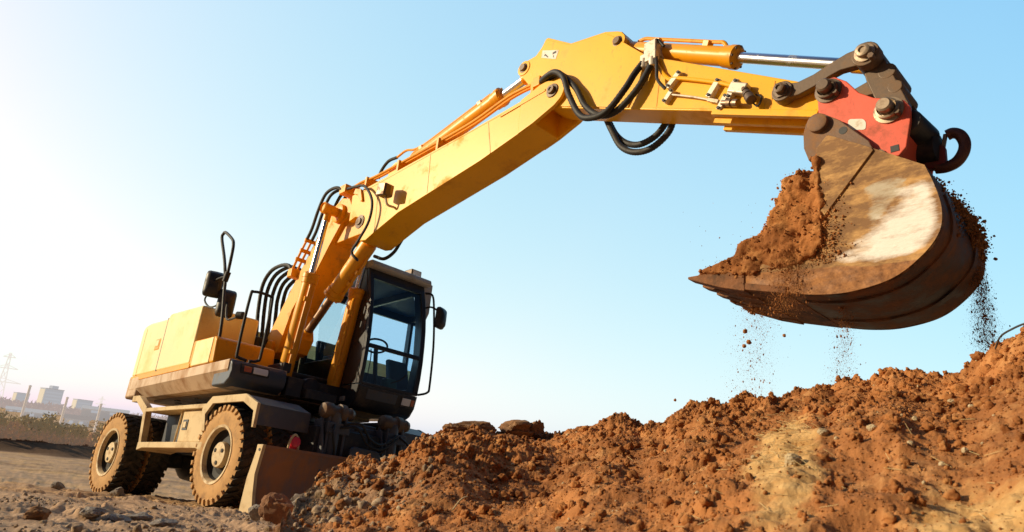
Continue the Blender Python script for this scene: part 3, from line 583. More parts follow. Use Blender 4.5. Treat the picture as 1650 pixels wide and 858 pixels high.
# fuel tank, stepped
m = MB('U'); m.prism([(-1.15, 1.548), (-1.15, 1.90), (-.49, 1.888), (-.44, 1.85), (-.40, 1.552)], -1.215, -.46); tank = m.build('fuel_tank', ORA, EX, .03, 3)  # orange carries the front's shade; the side panel gets the glare-paled yellow
m = MB('U'); m.box(-1.05, -.52, -1.224, -1.2, 1.56, 1.875); m.build('side_panel', YEL2, tank, .012)
m = MB('U'); m.box(-.38, .05, -.56, -.46, 1.545, 1.66); m.box(-1.6, -.2, -.44, .28, 1.54, 1.60); m.build('deck_plate', DARK, EX, .01)
m = MB('U'); m.box(-1.72, -1.20, -.42, .26, 1.6, 2.16); m.build('hose_block', DARK, EX, .015)
m = MB('U'); m.box(-.55, -.2, -.35, .2, 1.30, 1.62); m.lathe((-.25, -.1, 1.45), (1, 0, 0), [(.12, 0), (.12, .2), (.06, .22)], 16)
m.box(-.54, .12, -.25, .18, 1.285, 1.40); m.build('valve_block', DARK, EX, .015)
m = MB('U'); m.box(-.1, .10, -.50, -.3, 1.27, 1.50); m.build('deck_post', DARK, EX, .015)
# handrails and mirrors
m = MB('U'); m.tube([(-.50, -1.17, 1.56), (-.47, -1.17, 1.72), (-.56, -1.16, 2.08), (-.74, -1.15, 2.50), (-.80, -1.15, 2.66), (-1.00, -1.15, 2.98), (-1.27, -1.15, 3.33), (-1.26, -1.15, 3.40), (-1.18, -1.15, 3.40), (-.90, -1.15, 3.24), (-.82, -1.15, 3.15), (-.79, -1.15, 3.02), (-.77, -1.15, 2.72)], .020, 10)
rail = m.build('grab_rail', RUB, EX)
m = MB('U'); m.tube([(.08, -1.03, 1.57), (.09, -1.13, 1.585), (.10, -1.160, 1.65), (.10, -1.157, 2.28), (.10, -1.12, 2.36), (.10, -.93, 2.362), (.10, -.888, 2.29), (.10, -.882, 1.68), (.09, -.91, 1.59), (.08, -1.0, 1.568)], .017, 10); m.build('grab_rail', RUB, EX)
def mirror(c, w, h, n, arm, par=EX):
    c = np.array(c, float); n = np.array(n, float); n /= np.linalg.norm(n); sd = np.cross((0, 0, 1.), n); sd /= np.linalg.norm(sd); up = np.cross(n, sd)
    m = MB('U'); pts = []
    nn = 20
    def ring(k, off):
        out = []
        for i in range(nn):
            a = 2*PI*i/nn; ex = 6.
            x = math.copysign(abs(math.cos(a))**(2/ex), math.cos(a)); y = math.copysign(abs(math.sin(a))**(2/ex), math.sin(a))
            out.append(c+sd*x*w/2*k+up*y*h/2*k+n*off)
        return out
    V = ring(.96, .012)+ring(1., 0)+ring(1., -.03)+ring(.75, -.075)+ring(.3, -.09)
    F = [(r*nn+i, r*nn+(i+1) % nn, (r+1)*nn+(i+1) % nn, (r+1)*nn+i) for r in range(4) for i in range(nn)]+[list(range(nn)), list(range(4*nn, 5*nn))]
    m.add(V, F); o = m.build('mirror', DARK, par, ang=60)
    m = MB('U'); V = ring(.88, .0125); m.add(V, [list(range(nn))]); m.build('mirror_glass', CHROME, o)
    m = MB('U'); m.tube(arm, .013, 8); m.build('mirror_arm', RUB, o)
BK = (-.90, .25, -.05)
mirror((-1.16, -1.15, 2.66), .23, .35, BK, [(-.78, -1.15, 2.70), (-.95, -1.15, 2.72), (-1.08, -1.17, 2.70)])
mirror((-1.05, -.98, 2.43), .22, .37, BK, [(-.02, -1.17, 2.08), (-.30, -1.12, 2.10), (-.72, -1.04, 2.16), (-.86, -1.02, 2.28), (-.95, -1.0, 2.42)])
m = MB('U'); m.tube([(-1.35, -1.12, 2.60), (-1.42, -1.12, 2.50), (-1.30, -1.08, 2.40), (-1.12, -1.05, 2.42), (-1.12, -1.05, 2.54), (-1.3, -1.08, 2.55)], .012, 8); m.build('mirror_cable', RUB, EX)
m = MB('U'); m.cyl((-.06, -1.19, 2.08), (-.0, -1.15, 2.08), .045, 12); m.cyl((-.80, -1.15, 2.64), (-.76, -1.15, 2.76), .035, 12); m.build('rail_clamp', RUB, EX)
# ---- cab ------------------------------------------------------------------
CY0, CY1, CXR = .324, 1.238, -1.32
def Fx(z): return float(np.interp(z, [1.20, 1.27, 1.40, 1.54, 1.80, 2.06, 2.35, 2.60, 2.85, 3.0, 3.14], [.13, .20, .27, .305, .33, .335, .315, .28, .215, .165, .115]))
m = MB('U')
def fpan(m, y0, y1, z0, z1, th=.06, off=0., nz=8, ny=2):      # a strip of the curved front
    zs = np.linspace(z0, z1, nz); V = []; n = 4
    for z in zs: V += [(Fx(z)+off, y0, z), (Fx(z)+off, y1, z), (Fx(z)+off-th, y1, z), (Fx(z)+off-th, y0, z)]
    F = [(i*4+k, i*4+(k+1) % 4, i*4+4+(k+1) % 4, i*4+4+k) for i in range(nz-1) for k in range(4)]+[(0, 1, 2, 3), (nz*4-4, nz*4-3, nz*4-2, nz*4-1)]
    m.add(V, F)
# lower shell
pl = [(CXR, 1.30), (-.30, 1.26), (.12, 1.262), (.20, 1.30), (.275, 1.40), (.31, 1.56), (CXR, 1.56)]
m.prism(pl, CY0, CY1)
fpan(m, CY0, CY0+.055, 1.57, 3.12); fpan(m, CY1-.07, CY1, 1.57, 3.12); fpan(m, CY0+.057, CY1-.072, 2.985, 3.12); fpan(m, CY0+.057, CY1-.072, 1.565, 1.60)
# right wall: wide front post, sill, roof rail, rear post
def wall(y0, y1, xf0, zs):
    m.prism([(-.16, 1.57), (.24, 1.57), (.272, 2.06), (.225, 2.60), (.05, 3.12), (-.34, 3.12), (-.24, 2.4)], y0, y1)
    m.box(CXR, -.25, y0, y1, 1.57, zs); m.box(CXR, -.35, y0, y1, 3.0, 3.12); m.box(CXR, CXR+.1, y0, y1, zs, 3.0)
wall(CY0, CY0+.05, -.2, 1.95)
m.prism([(.10, 1.57), (.245, 1.57), (.275, 2.06), (.225, 2.60), (.05, 3.12), (-.06, 3.12), (.1, 2.6), (.16, 2.06)], CY1-.05, CY1-.001)
m.box(CXR, .1, CY1-.05, CY1-.001, 1.57, 1.66); m.box(CXR, -.06, CY1-.05, CY1-.001, 3.0, 3.12); m.box(CXR, CXR+.1, CY1-.05, CY1-.001, 1.66, 3.0)
m.box(CXR, CXR+.05, CY0+.05, CY1-.05, 1.57, 2.05); m.box(CXR, CXR+.05, CY0+.05, CY1-.05, 2.98, 3.12)
cab = m.build('cab', CABM, EX, .012)
m = MB('U'); fpan(m, CY0+.055, CY1-.07, 2.035, 2.085, .05, .012, 3); m.build('window_divider', CABM, cab, .006)
m = MB('U'); m.prism([(CXR-.06, 3.122), (.17, 3.122), (.215, 3.15), (.19, 3.225), (CXR-.06, 3.26)], CY0-.03, CY1+.07); m.build('roof', ROOF, cab, .025, 3)
m = MB('U'); m.prism([(.10, 3.20), (.10, 2.78), (.04, 2.68), (-.02, 2.66), (-.02, 3.20)], CY1+.005, CY1+.165); m.build('side_visor', ROOF, cab, .01)
m = MB('U'); V = []; zs = np.linspace(1.602, 2.984, 16)
V = [(Fx(z)-.022, y, z) for z in zs for y in (CY0+.05, CY1-.066)]; m.add(V, [(2*i, 2*i+1, 2*i+3, 2*i+2) for i in range(15)]); m.build('front_window', GLASS, cab)
m = MB('U'); m.add([(-.25, CY0+.025, 1.95), (-1.22, CY0+.025, 1.95), (-1.22, CY0+.025, 3.0), (-.34, CY0+.025, 3.0), (-.24, CY0+.025, 2.4)], [(0, 1, 2, 3, 4)]); m.build('right_window', GLASS, cab)
m = MB('U'); m.add([(.12, CY1-.025, 1.66), (-1.22, CY1-.025, 1.66), (-1.22, CY1-.025, 3.0), (-.06, CY1-.025, 3.0), (.12, CY1-.025, 2.6), (.17, CY1-.025, 2.06)], [(0, 1, 2, 3, 4, 5)]); m.build('door_window', GLASS, cab)
m = MB('U'); m.add([(CXR+.025, CY0+.05, 2.05), (CXR+.025, CY1-.05, 2.05), (CXR+.025, CY1-.05, 2.98), (CXR+.025, CY0+.05, 2.98)], [(0, 1, 2, 3)]); m.build('rear_window', GLASS, cab)
m = MB('U'); m.prism([(.205, 1.30), (.29, 1.40), (.322, 1.55), (.2, 1.55), (.15, 1.31)], CY0+.02, CY1-.02); m.build('front_skirt', DARK, cab, .012)
m = MB('U'); m.prism([(.292, 1.40), (.325, 1.52), (.25, 1.52), (.25, 1.40)], CY0+.14, CY0+.60); m.build('front_grille', SLATE, cab, .006)
m = MB('U'); m.prism([(.297, 1.385), (.330, 1.525), (.25, 1.525), (.25, 1.385)], CY0+.66, CY1-.03); lh = m.build('lamp_housing', DARK, cab, .012)
m = MB('U'); m.prism([(.309, 1.415), (.333, 1.505), (.27, 1.505), (.27, 1.415)], CY0+.675, CY0+.81); m.build('headlamp', LENS, cab, .006)
m = MB('U'); m.prism([(.309, 1.42), (.333, 1.50), (.27, 1.50), (.27, 1.42)], CY0+.82, CY0+.87); m.build('indicator_lamp', AMBER, cab, .005)
m = MB('U'); m.prism([(-.42, 1.26), (.10, 1.245), (.16, 1.256), (-.42, 1.29)], CY0+.12, CY1-.25); m.box(-1.0, -.42, CY0+.1, CY1-.2, 1.22, 1.29); m.build('cab_floor_plate', PALE, cab, .006)
m = MB('U'); m.tube([(.27, CY0+.13, 1.62), (.30, CY0+.12, 1.9), (.275, CY0+.12, 2.03)], .008, 6); m.build('window_gasket', SLATE, cab)
m = MB('U'); m.tube([(-.30, CY0-.015, 1.80), (-.33, CY0-.045, 1.85), (-.31, CY0-.045, 2.12), (-.27, CY0-.015, 2.17)], .012, 8); m.build('grab_handle', SLATE, cab)
m = MB('U'); m.box(-.06, .05, CY0-.012, CY0+.002, 1.36, 1.42); m.build('side_marker', FIT, cab, .004)
# inside the cab
m = MB('U'); m.prism([(-1.0, 1.66), (-.60, 1.66), (-.58, 1.78), (-.92, 1.80), (-1.08, 2.30), (-1.18, 2.30)], .42, .80); m.box(-.95, -.62, .48, .74, 1.56, 1.68); m.build('driver_seat', SEAT, cab, .04, 3)
m = MB('U'); m.tube([(-.02+.13*math.cos(a)*.5, .70+.17*math.sin(a), 2.16+.13*math.cos(a)*.6) for a in np.linspace(0, 2*PI, 25)], .014, 8, 2)
m.tube([(-.02, .70, 2.16), (.02, .70, 1.95), (.10, .70, 1.6)], .03, 8, 3); m.bar((-.02, .53, 2.16), (-.02, .87, 2.16), .02, .012); m.build('steering_wheel', RUB, cab)
m = MB('U'); m.prism([(.06, 1.56), (.2, 1.56), (.18, 1.74), (.06, 1.74)], .80, .98); m.build('foot_console', TEAL, cab, .02)
m = MB('U'); m.box(-.80, -.25, .38, .54, 1.56, 2.02); m.tube([(-.35, .46, 2.0), (-.33, .46, 2.2)], .018, 8, 0); m.build('arm_console', BLUEIN, cab, .02)
m = MB('U'); m.box(-1.26, -.30, CY0+.055, CY0+.075, 1.58, 1.93); m.box(-.30, .02, CY0+.055, CY0+.085, 1.6, 3.0); m.box(-1.28, .04, CY0+.06, CY1-.06, 3.09, 3.115); m.build('inner_trim', BLUEIN, cab)
m = MB('U'); m.tube([(.30, .80, 1.66), (.31, .93, 1.72), (.325, 1.0, 1.80)], .006, 6); m.build('wiper', RUB, cab)
m = MB('U'); m.box(-.24, -.05, CY1-.13, CY1+.05, 3.28, 3.40); wl = m.build('work_lamp', LINK, cab, .015)
m = MB('U'); m.box(-.052, -.042, CY1-.11, CY1+.03, 3.295, 3.385); m.build('work_lamp_lens', LENS, cab, .006)
m = MB('U'); m.cyl((-.13, CY1, 3.22), (-.13, CY1, 3.28), .02, 8); m.build('work_lamp_foot', DARK, cab)
m = MB('U'); m.tube([(.08, 1.25, 3.06), (.10, 1.30, 3.05), (.26, 1.30, 2.99), (.34, 1.30, 2.75), (.43, 1.30, 2.25), (.46, 1.30, 1.72), (.44, 1.29, 1.62), (.30, 1.25, 1.59)], .015, 8); m.build('grab_rail', RUB, cab)
mirror((.40, 1.36, 2.66), .17, .30, (-.95, -.3, 0), [(.17, 1.24, 2.80), (.30, 1.28, 2.81), (.42, 1.34, 2.74)], EX)
# ---- boom -----------------------------------------------------------------
LB = [(-1.18, 1.95), (-1.24, 2.2), (-1.0, 2.56), (-.75, 2.93), (-.43, 3.40), (-.15, 3.78), (.10, 3.92), (.30, 3.86), (.42, 3.68), (.34, 3.60), (.21, 3.55), (.0, 3.28), (-.22, 2.96), (-.5, 2.72), (-.68, 2.5), (-.80, 2.15), (-.86, 1.95), (-1.02, 1.88)]
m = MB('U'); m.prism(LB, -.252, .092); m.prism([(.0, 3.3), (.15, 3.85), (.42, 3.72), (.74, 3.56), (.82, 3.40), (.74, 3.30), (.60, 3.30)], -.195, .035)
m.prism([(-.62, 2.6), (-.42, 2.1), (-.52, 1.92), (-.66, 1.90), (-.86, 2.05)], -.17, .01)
m.cyl((-1.05, -.30, 2.02), (-1.05, .14, 2.02), .10, 20); lboom = m.build('lower_boom', ORA, EX, .012)  # deeper orange here puts the front face's shade into the paint colour
m = MB('U'); m.cyl((.135, -.45, 3.675), (.135, .29, 3.675), .062, 20); m.lathe((.135, -.45, 3.675), (0, -1, 0), [(.075, 0), (.075, .06), (.06, .07), (.055, .05), (.02, .05)], 20)
m.lathe((.135, -.252, 3.675), (0, -1, 0), [(.13, 0), (.13, .05), (.1, .06)], 24); m.build('lift_pin', ORA, EX)
UB = [(.385, 3.865), (.56, 3.88), (2.02, 3.966), (2.70, 4.005), (3.25, 4.052), (3.42, 4.066), (3.60, 4.05), (3.60, 3.735), (3.432, 3.69), (2.864, 3.56), (1.504, 3.333), (1.026, 3.179), (.888, 3.129), (.76, 3.15), (.79, 3.30), (.70, 3.47), (.56, 3.52), (.42, 3.49)]
m = MB('U'); m.prism(UB, -.27, .12)
tip = [(3.40, 4.072), (3.656, 4.145), (3.76, 4.150), (3.842, 4.112)]+[(3.838+.150*math.cos(a), 4.015-.03+.150*math.sin(a)) for a in np.linspace(.9, -1.1, 9)]+[(3.869, 3.827), (3.60, 3.73), (3.40, 3.68)]
m.prism(tip, -.275, -.235); m.prism(tip, .085, .125)
m.box(.5, 3.5, -.272, .122, 3.0, 3.0)if False else None
uboom = m.build('upper_boom', YEL, EX, .010)
for a_, b_ in (((2.93, 4.0), (3.02, 3.60)), ((1.98, 3.95), (2.02, 3.44)), ((.98, 3.89), (1.06, 3.20))):
    m = MB('U'); m.bar((a_[0], -.2705, a_[1]), (b_[0], -.2705, b_[1]), .012, .006, up=(0, 1, 0)); m.build('weld_seam', ORA, uboom)
m = MB('U'); m.bar((.60, -.2705, 3.845), (3.35, -.2705, 4.03), .010, .006, up=(0, 1, 0)); m.build('weld_seam', YEL, uboom)
m = MB('U'); m.lathe((.70, -.27, 3.418), (0, -1, 0), [(.09, 0), (.09, .012), (.05, .014), (.045, .03), (.02, .03)], 20); m.build('pivot_pin', LINK, EX)
m = MB('U'); m.lathe((3.835, -.275, 4.0), (0, -1, 0), [(.075, 0), (.07, .012), (.045, .014), (.042, .04), (.02, .04), (.018, .03)], 20); m.build('pivot_pin', LINK, EX)
m = MB('U'); m.prism([(3.12, 3.98), (3.14, 4.0), (3.74, 4.06), (3.74, 4.035)], -.282, -.26); m.build('weld_bar', YEL, uboom, .003)
# tubes clipped on top of the boom
for y, dz in ((-.215, 0), (-.165, .012), (-.02, .01), (.04, 0)):
    m = MB('U'); m.tube([(.10, y, 4.00+dz), (.42, y, 4.055+dz), (.86, y, 4.045+dz), (1.85, y, 4.095+dz), (2.60, y, 4.15+dz), (3.15, y, 4.25+dz), (3.50, y, 4.25+dz), (3.58, y, 4.215+dz)], .017, 8); m.build('hydraulic_pipe', ORA, EX)
for x, z in ((.62, 4.03), (1.30, 4.05), (2.05, 4.09), (3.52, 4.21)):
    m = MB('U'); m.box(x-.02, x+.02, -.25, .07, z-.14, z+.045); m.build('pipe_bracket', ORA, EX, .005)
m = MB('U'); m.tube([(.66, -.10, 4.10), (.70, -.10, 4.20), (.83, -.10, 4.295), (1.02, -.10, 4.29)], .020, 8); m.build('hydraulic_hose', RUB, EX)
m = MB('U'); m.tube([(1.02, -.1, 4.29), (1.2, -.1, 4.325), (1.38, -.1, 4.28), (1.55, -.1, 4.28), (1.75, -.1, 4.31)], .015, 8); m.build('hydraulic_pipe', ORA, EX)
# boom work lamp
m = MB('U'); m.prism([(1.30, 3.70), (1.47, 3.655), (1.46, 3.50), (1.29, 3.53)], -.47, -.34); wl = m.build('work_lamp', LINK, EX, .025, 3)
m = MB('U'); m.add([(1.462, -.455, 3.645), (1.462+.012, -.355, 3.645), (1.464, -.355, 3.51), (1.452, -.455, 3.51)], [(0, 1, 2, 3)]); m.prism([(1.31, 3.685), (1.455, 3.645), (1.447, 3.512), (1.302, 3.542)], -.4735, -.46); m.build('work_lamp_lens', BRONZE, wl)
m = MB('U'); m.tube([(1.39, -.40, 3.53), (1.40, -.36, 3.43), (1.42, -.27, 3.42)], .014, 8); m.build('work_lamp_stem', FIT, wl)
# ---- hydraulic rams
def ram(name, base, head, Lb, r, rr, mb=ORA, mrod=CHROME, eye=.07, pipe=(0, -1, 0), frame='U', gl=1.22, bolts=8):
    a = np.array(base, float); b = np.array(head, float); L = np.linalg.norm(b-a); d = (b-a)/L; pv = np.array(pipe, float); pv -= d*np.dot(pv, d); pv /= np.linalg.norm(pv)
    m = MB(frame); g0 = Lb-.14
    m.lathe(a, d, [(r*.5, .02), (r*.95, .05), (r, .07), (r, g0), (r*1.12, g0+.005), (r*1.14, g0+.07), (r*gl, g0+.072), (r*gl, Lb-.02), (r*.9, Lb)], 28)
    m.lathe(a-np.array((0, 1., 0))*.07, (0, 1, 0), [(eye, 0), (eye, .14)], 20)
    o = m.build(name, mb, EX, .0)
    for k in range(bolts):
        t = 2*PI*k/bolts; u = pv; w = np.cross(d, u); c = a+d*(Lb-.022)+(u*math.cos(t)+w*math.sin(t))*r*1.06
        m = MB(frame); m.cyl(c, c+d*.018, r*.13, 6); m.build('bolt', LINK if bolts > 6 else mb, o)
    m = MB(frame); m.cyl(a+d*(Lb-.03), b, rr, 20); m.build('rod', mrod, o)
    m = MB(frame); m.lathe(b-np.array((0, 1., 0))*.06, (0, 1, 0), [(eye, 0), (eye, .12)], 20); m.cyl(b-d*.16, b-d*.03, rr*1.25, 16); m.build('rod_eye', mb, o, .006)
    p0 = a+pv*(r+.03)
    m = MB(frame); m.tube([a+d*.18+pv*r, p0+d*.26, p0+d*.40, p0+d*(g0-.15), p0+d*(g0-.05), a+d*g0+pv*r*.9], .017, 8, 4); m.box(0, 0, 0, 0, 0, 0) if False else None
    m.build('ram_pipe', mb, o)
    m = MB(frame); c = a+d*.42+pv*(r+.012); m.bar(c-d*.03, c+d*.03, .07, .05, up=pv); c = a+d*(g0-.2)+pv*(r+.012); m.bar(c-d*.03, c+d*.03, .07, .05, up=pv); m.build('pipe_clip', mb, o, .005)
    return o
for y, q in ((-.42, (.9, -.2, 0)), (.26, (.8, -.6, 0))): ram('boom_lift_ram', (-.200, y, 1.42), (.135, y, 3.675), 1.42, .088, .038, pipe=q, bolts=6)
ram('boom_adjusting_ram', (.72, -.08, 3.23), (-.56, -.08, 2.12), .95, .105, .052, mrod=BRONZE, pipe=(.6, .2, -.6), bolts=6)
ram('arm_ram', (1.15, -.08, 4.06), (3.36, -.08, 4.53), 1.80, .088, .048, pipe=(-.2, -.2, 1), bolts=6)
br = ram('bucket_ram', (4.50, -.08, 4.27), (6.60, -.08, 3.13), 1.30, .078, .043, pipe=(.2, -.25, 1), bolts=8)
m = MB('U'); m.prism([(1.0, 3.9), (1.05, 4.10), (1.15, 4.14), (1.25, 4.10), (1.35, 3.95)], -.19, -.165); m.prism([(1.0, 3.9), (1.05, 4.10), (1.15, 4.14), (1.25, 4.10), (1.35, 3.95)], .0, .025); m.build('ram_bracket', YEL, EX, .006)
# ---- arm
AR = [(3.60, 4.05), (3.335, 4.395), (3.29, 4.46), (3.30, 4.535), (3.37, 4.585), (3.50, 4.590), (3.575, 4.655), (3.628, 4.740), (3.66, 4.735), (3.979, 4.512), (4.40, 4.435), (4.539, 4.372), (4.595, 4.338), (4.622, 4.27), (4.60, 4.18), (4.625, 4.10), (4.812, 3.981), (5.147, 3.774), (6.281, 3.050), (6.42, 2.99), (6.45, 2.90), (6.40, 2.82), (6.277, 2.829), (3.812, 3.848), (3.70, 3.92)]
m = MB('U'); m.prism(AR, -.22, .055); arm = m.build('arm', YEL, EX, .009)
for a_, b_ in (((5.02, 3.82), (4.98, 3.38)), ((5.98, 3.21), (5.93, 2.98))):
    m = MB('U'); m.bar((a_[0], -.2205, a_[1]), (b_[0], -.2205, b_[1]), .009, .005, up=(0, 1, 0)); m.build('weld_seam', ORA, arm)
m = MB('U'); m.bar((4.95, -.2205, 3.40), (6.25, -.2205, 2.863), .010, .006, up=(0, 1, 0)); m.build('weld_seam', YEL, arm)
m = MB('U'); m.prism([(3.60, 4.05), (3.45, 4.30), (3.60, 4.60), (3.66, 4.70), (3.975, 4.49), (4.40, 4.41), (4.50, 4.33), (4.93, 3.885), (4.70, 3.495), (3.83, 3.852)], -.232, -.2); m.build('arm_base_plate', YEL, arm, .006)
m = MB('U'); m.add([(3.607, -.2345, 4.655-.06), (3.835, -.2345, 4.531-.04), (3.801, -.2345, 4.40), (3.600, -.2345, 4.51)], [(0, 1, 2, 3)]); st = m.build('warning_sticker', WHITE, arm)
m = MB('U'); m.box(3.755, 3.80, -.2358, -.2350, 4.475, 4.50); m.prism([(3.655, 4.53), (3.70, 4.475), (3.692, 4.467), (3.65, 4.515)], -.2358, -.2350); m.box(3.765, 3.775, -.2358, -.2350, 4.435, 4.46); m.box(3.64, 3.66, -.2358, -.2350, 4.51, 4.525); m.build('sticker_mark', INK, arm)
for c, y in (((3.345, 4.505), -.22), ((4.553, 4.245), -.22)):
    m = MB('U'); m.lathe((c[0], y+.25, c[1]), (0, -1, 0), [(.055, 0), (.055, .26), (.04, .265), (.036, .285), (.015, .285)], 20); m.build('ram_pin', LINK, arm)
    m = MB('U'); m.lathe((c[0], y, c[1]), (0, -1, 0), [(.085, 0), (.082, .008), (.06, .009)], 24); m.build('pin_boss', YEL, arm)
for k, (y, x0, x1, dz) in enumerate(((-.222, 5.50, 6.27, .005), (-.085, 5.44, 6.20, -.002), (.045, 5.45, 6.10, .0))):
    def az_(x): return 3.848-.4137*(x-3.812)
    m = MB('U'); m.bar((x0, y-.008, az_(x0)-.022+dz), (x1, y-.008, az_(x1)-.022+dz), .045, .05, up=(.38, 0, .92)); m.build('wear_strip', YEL, arm, .005)
# couplings and pipes on the arm's side
def blk(name, p, q, w, mt, par, y=-.24, d=.05):
    m = MB('U'); m.bar((p[0], y, p[1]), (q[0], y, q[1]), w, d, up=(0, 1, 0)); o = m.build(name, mt, par, .006)
    for e in (p, q):
        c = (np.array(e)*.8+np.array(p)*.1+np.array(q)*.1); m = MB('U'); m.cyl((c[0], y-d/2, c[1]), (c[0], y-d/2-.012, c[1]), .012, 8); m.build('bolt', INK, o)
    return o
blk('pipe_clamp', (5.225, 3.610), (5.105, 3.505), .05, FIT, arm); blk('pipe_clamp', (5.565, 3.39), (5.47, 3.265), .05, FIT, arm); blk('pipe_clamp', (5.155, 3.525-.06), (5.075, 3.40-.02), .045, FIT, arm); blk('pipe_clamp', (5.625, 3.225), (5.555, 3.12), .045, FIT, arm)
blk('coupling_block', (5.715, 3.315), (5.64, 3.18), .05, FIT, arm, d=.07)
m = MB('U'); m.tube([(4.98, -.24, 3.82), (5.04, -.245, 3.70), (5.12, -.25, 3.585), (5.20, -.25, 3.56), (5.52, -.25, 3.385), (5.68, -.25, 3.28)], .017, 8, 5); m.build('hydraulic_pipe', YEL, arm)
m = MB('U'); m.tube([(5.12, -.25, 3.44), (5.35, -.25, 3.32), (5.53, -.25, 3.21)], .008, 8, 2); m.build('hydraulic_pipe', FIT, arm)
m = MB('U'); m.bar((5.47, -.25, 3.245), (5.56, -.25, 3.19), .03, .03, up=(0, 1, 0)); m.build('coupling_body', STEEL, arm, .004)
m = MB('U'); m.bar((5.66, -.255, 3.265), (5.79, -.255, 3.195), .085, .07, up=(0, 1, 0)); m.build('coupling_body', FIT, arm, .012)
m = MB('U'); m.lathe((5.77, -.262, 3.205), (.45, -.25, -.9), [(.03, 0), (.03, .03), (.024, .032), (.024, .05), (.032, .052), (.032, .08), (.026, .082), (.026, .10), (.038, .105), (.038, .16), (.03, .165)], 16); m.build('coupling_nose', LINK, arm)
m = MB('U'); m.lathe((5.59, -.255, 3.165), (.85, -.15, -.42), [(.022, 0), (.022, .05), (.03, .052), (.03, .09), (.02, .092), (.02, .11), (.03, .112), (.03, .155)], 16); m.build('coupling_nose', BRONZE, arm)
m = MB('U'); m.tube([(5.83, -.27, 3.07), (5.87, -.27, 3.02), (5.90, -.27, 3.08), (5.86, -.27, 3.12)], .007, 6); m.build('cap_strap', RUB, arm)
m = MB('U'); m.tube([(4.99, -.25, 3.86), (5.02, -.28, 3.70), (5.03, -.28, 3.60), (5.09, -.26, 3.50)], .014, 8); m.build('hydraulic_hose', RUB, arm)
# the big hose loops at the boom head
for P in ([(3.60, -.22, 4.215), (3.75, -.30, 4.175), (3.90, -.33, 4.15), (4.026, -.34, 4.03), (4.124, -.35, 3.79), (4.27, -.36, 3.53), (4.40, -.36, 3.44), (4.576, -.35, 3.445), (4.735, -.32, 3.62), (4.80, -.29, 3.75), (4.872, -.25, 3.875)],
          [(3.60, -.17, 4.23), (3.78, -.26, 4.19), (3.95, -.29, 4.12), (4.155, -.30, 3.88), (4.284, -.30, 3.64), (4.455, -.30, 3.475), (4.643, -.30, 3.45), (4.833, -.28, 3.60), (4.961, -.25, 3.83)]):
    m = MB('U'); m.tube(P, .027, 14, 14, rib=.10); m.build('hydraulic_hose', RUB, EX)
for P in ([(4.20, .09, 3.75), (4.28, .09, 3.58), (4.40, .08, 3.37), (4.56, .07, 3.25), (4.74, .07, 3.23), (4.90, .08, 3.33), (4.95, .10, 3.5)], [(4.20, .12, 3.75), (4.30, .13, 3.55), (4.42, .13, 3.42), (4.58, .12, 3.345), (4.76, .11, 3.37), (4.88, .12, 3.5)]):
    m = MB('U'); m.tube(P, .027, 14, 14, rib=.10); m.build('hydraulic_hose', RUB, EX)
m = MB('U'); m.box(4.84, 5.0, -.275, -.215, 3.84, 3.93); m.box(4.86, 4.98, -.25, -.10, 3.93, 4.06); m.cyl((4.875, -.25, 3.89), (4.86, -.25, 3.80), .035, 12); m.cyl((4.955, -.25, 3.87), (4.955, -.25, 3.78), .035, 12); m.build('hose_manifold', FIT, arm, .01)
m = MB('U'); m.tube([(4.82, -.20, 3.95), (4.88, -.22, 4.05), (4.97, -.22, 4.06), (5.03, -.2, 3.98)], .014, 8); m.build('hydraulic_hose', RUB, arm)
m = MB('U'); m.box(3.545, 3.64, -.27, -.12, 4.16, 4.27); m.build('hose_clamp', ORA, EX, .01)
# hoses between deck and boom foot
for i in range(6):
    y = -.30+.075*i; sc = 1-.05*i
    P = [(-.80, y, 3.03), (-.95, y, 3.16), (-1.22, y, 3.21*1-.02*i), (-1.50, y, 3.17-.04*i), (-1.66+.03*i, y, 2.98-.05*i), (-1.62+.03*i, y, 2.62), (-1.52+.02*i, y, 2.30), (-1.45, y, 2.1)]
    m = MB('U'); m.tube(P, .026, 10, 7, rib=.05); m.build('hydraulic_hose', RUB, EX)
m = MB('U'); m.box(-.86, -.74, -.34, .10, 2.96, 3.08); m.build('hose_manifold', ORA, EX, .01)
for y in (-.31, -.24):
    m = MB('U'); m.tube([(-.80, y, 3.05), (-.66, y-.02, 3.20), (-.50, y-.02, 3.44)], .017, 8, 3); m.build('hydraulic_pipe', ORA, EX)
    m = MB('U'); m.tube([(-.50, y-.02, 3.44), (-.42, y-.02, 3.58), (-.36, y-.01, 3.86), (-.26, y, 4.06), (-.02, y, 4.08), (.12, y+.03, 4.02)], .022, 8); m.build('hydraulic_hose', RUB, EX)
for y in (-.17, -.10):
    m = MB('U'); m.tube([(-.70, y, 3.12), (-.48, y, 3.48), (-.30, y, 3.76)], .017, 8, 3); m.build('hydraulic_pipe', ORA, EX)
    m = MB('U'); m.tube([(-.30, y, 3.76), (-.14, y, 4.02), (.02, y, 4.09), (.14, y, 4.03)], .022, 8); m.build('hydraulic_hose', RUB, EX)
for x, z in ((-.66, 3.19), (-.50, 3.43), (-.58, 3.30)):
    m = MB('U'); m.box(x-.015, x+.015, -.36, -.08, z-.03, z+.02); m.build('pipe_bracket', ORA, EX, .006)
m = MB('U'); m.tube([(.18, -.26, 4.02), (.57, -.33, 3.92), (.80, -.34, 3.84), (1.03, -.35, 3.58), (1.04, -.35, 3.32), (.90, -.36, 3.10), (.79, -.36, 2.97), (.84, -.30, 2.88), (.62, -.20, 2.98)], .017, 8); m.build('hydraulic_hose', RUB, EX)
m = MB('U'); m.tube([(1.10, .15, 3.33), (.98, .17, 3.24), (.88, .16, 3.12), (.70, .15, 3.07), (.50, .13, 3.14)], .022, 8); m.build('hydraulic_hose', RUB, EX)
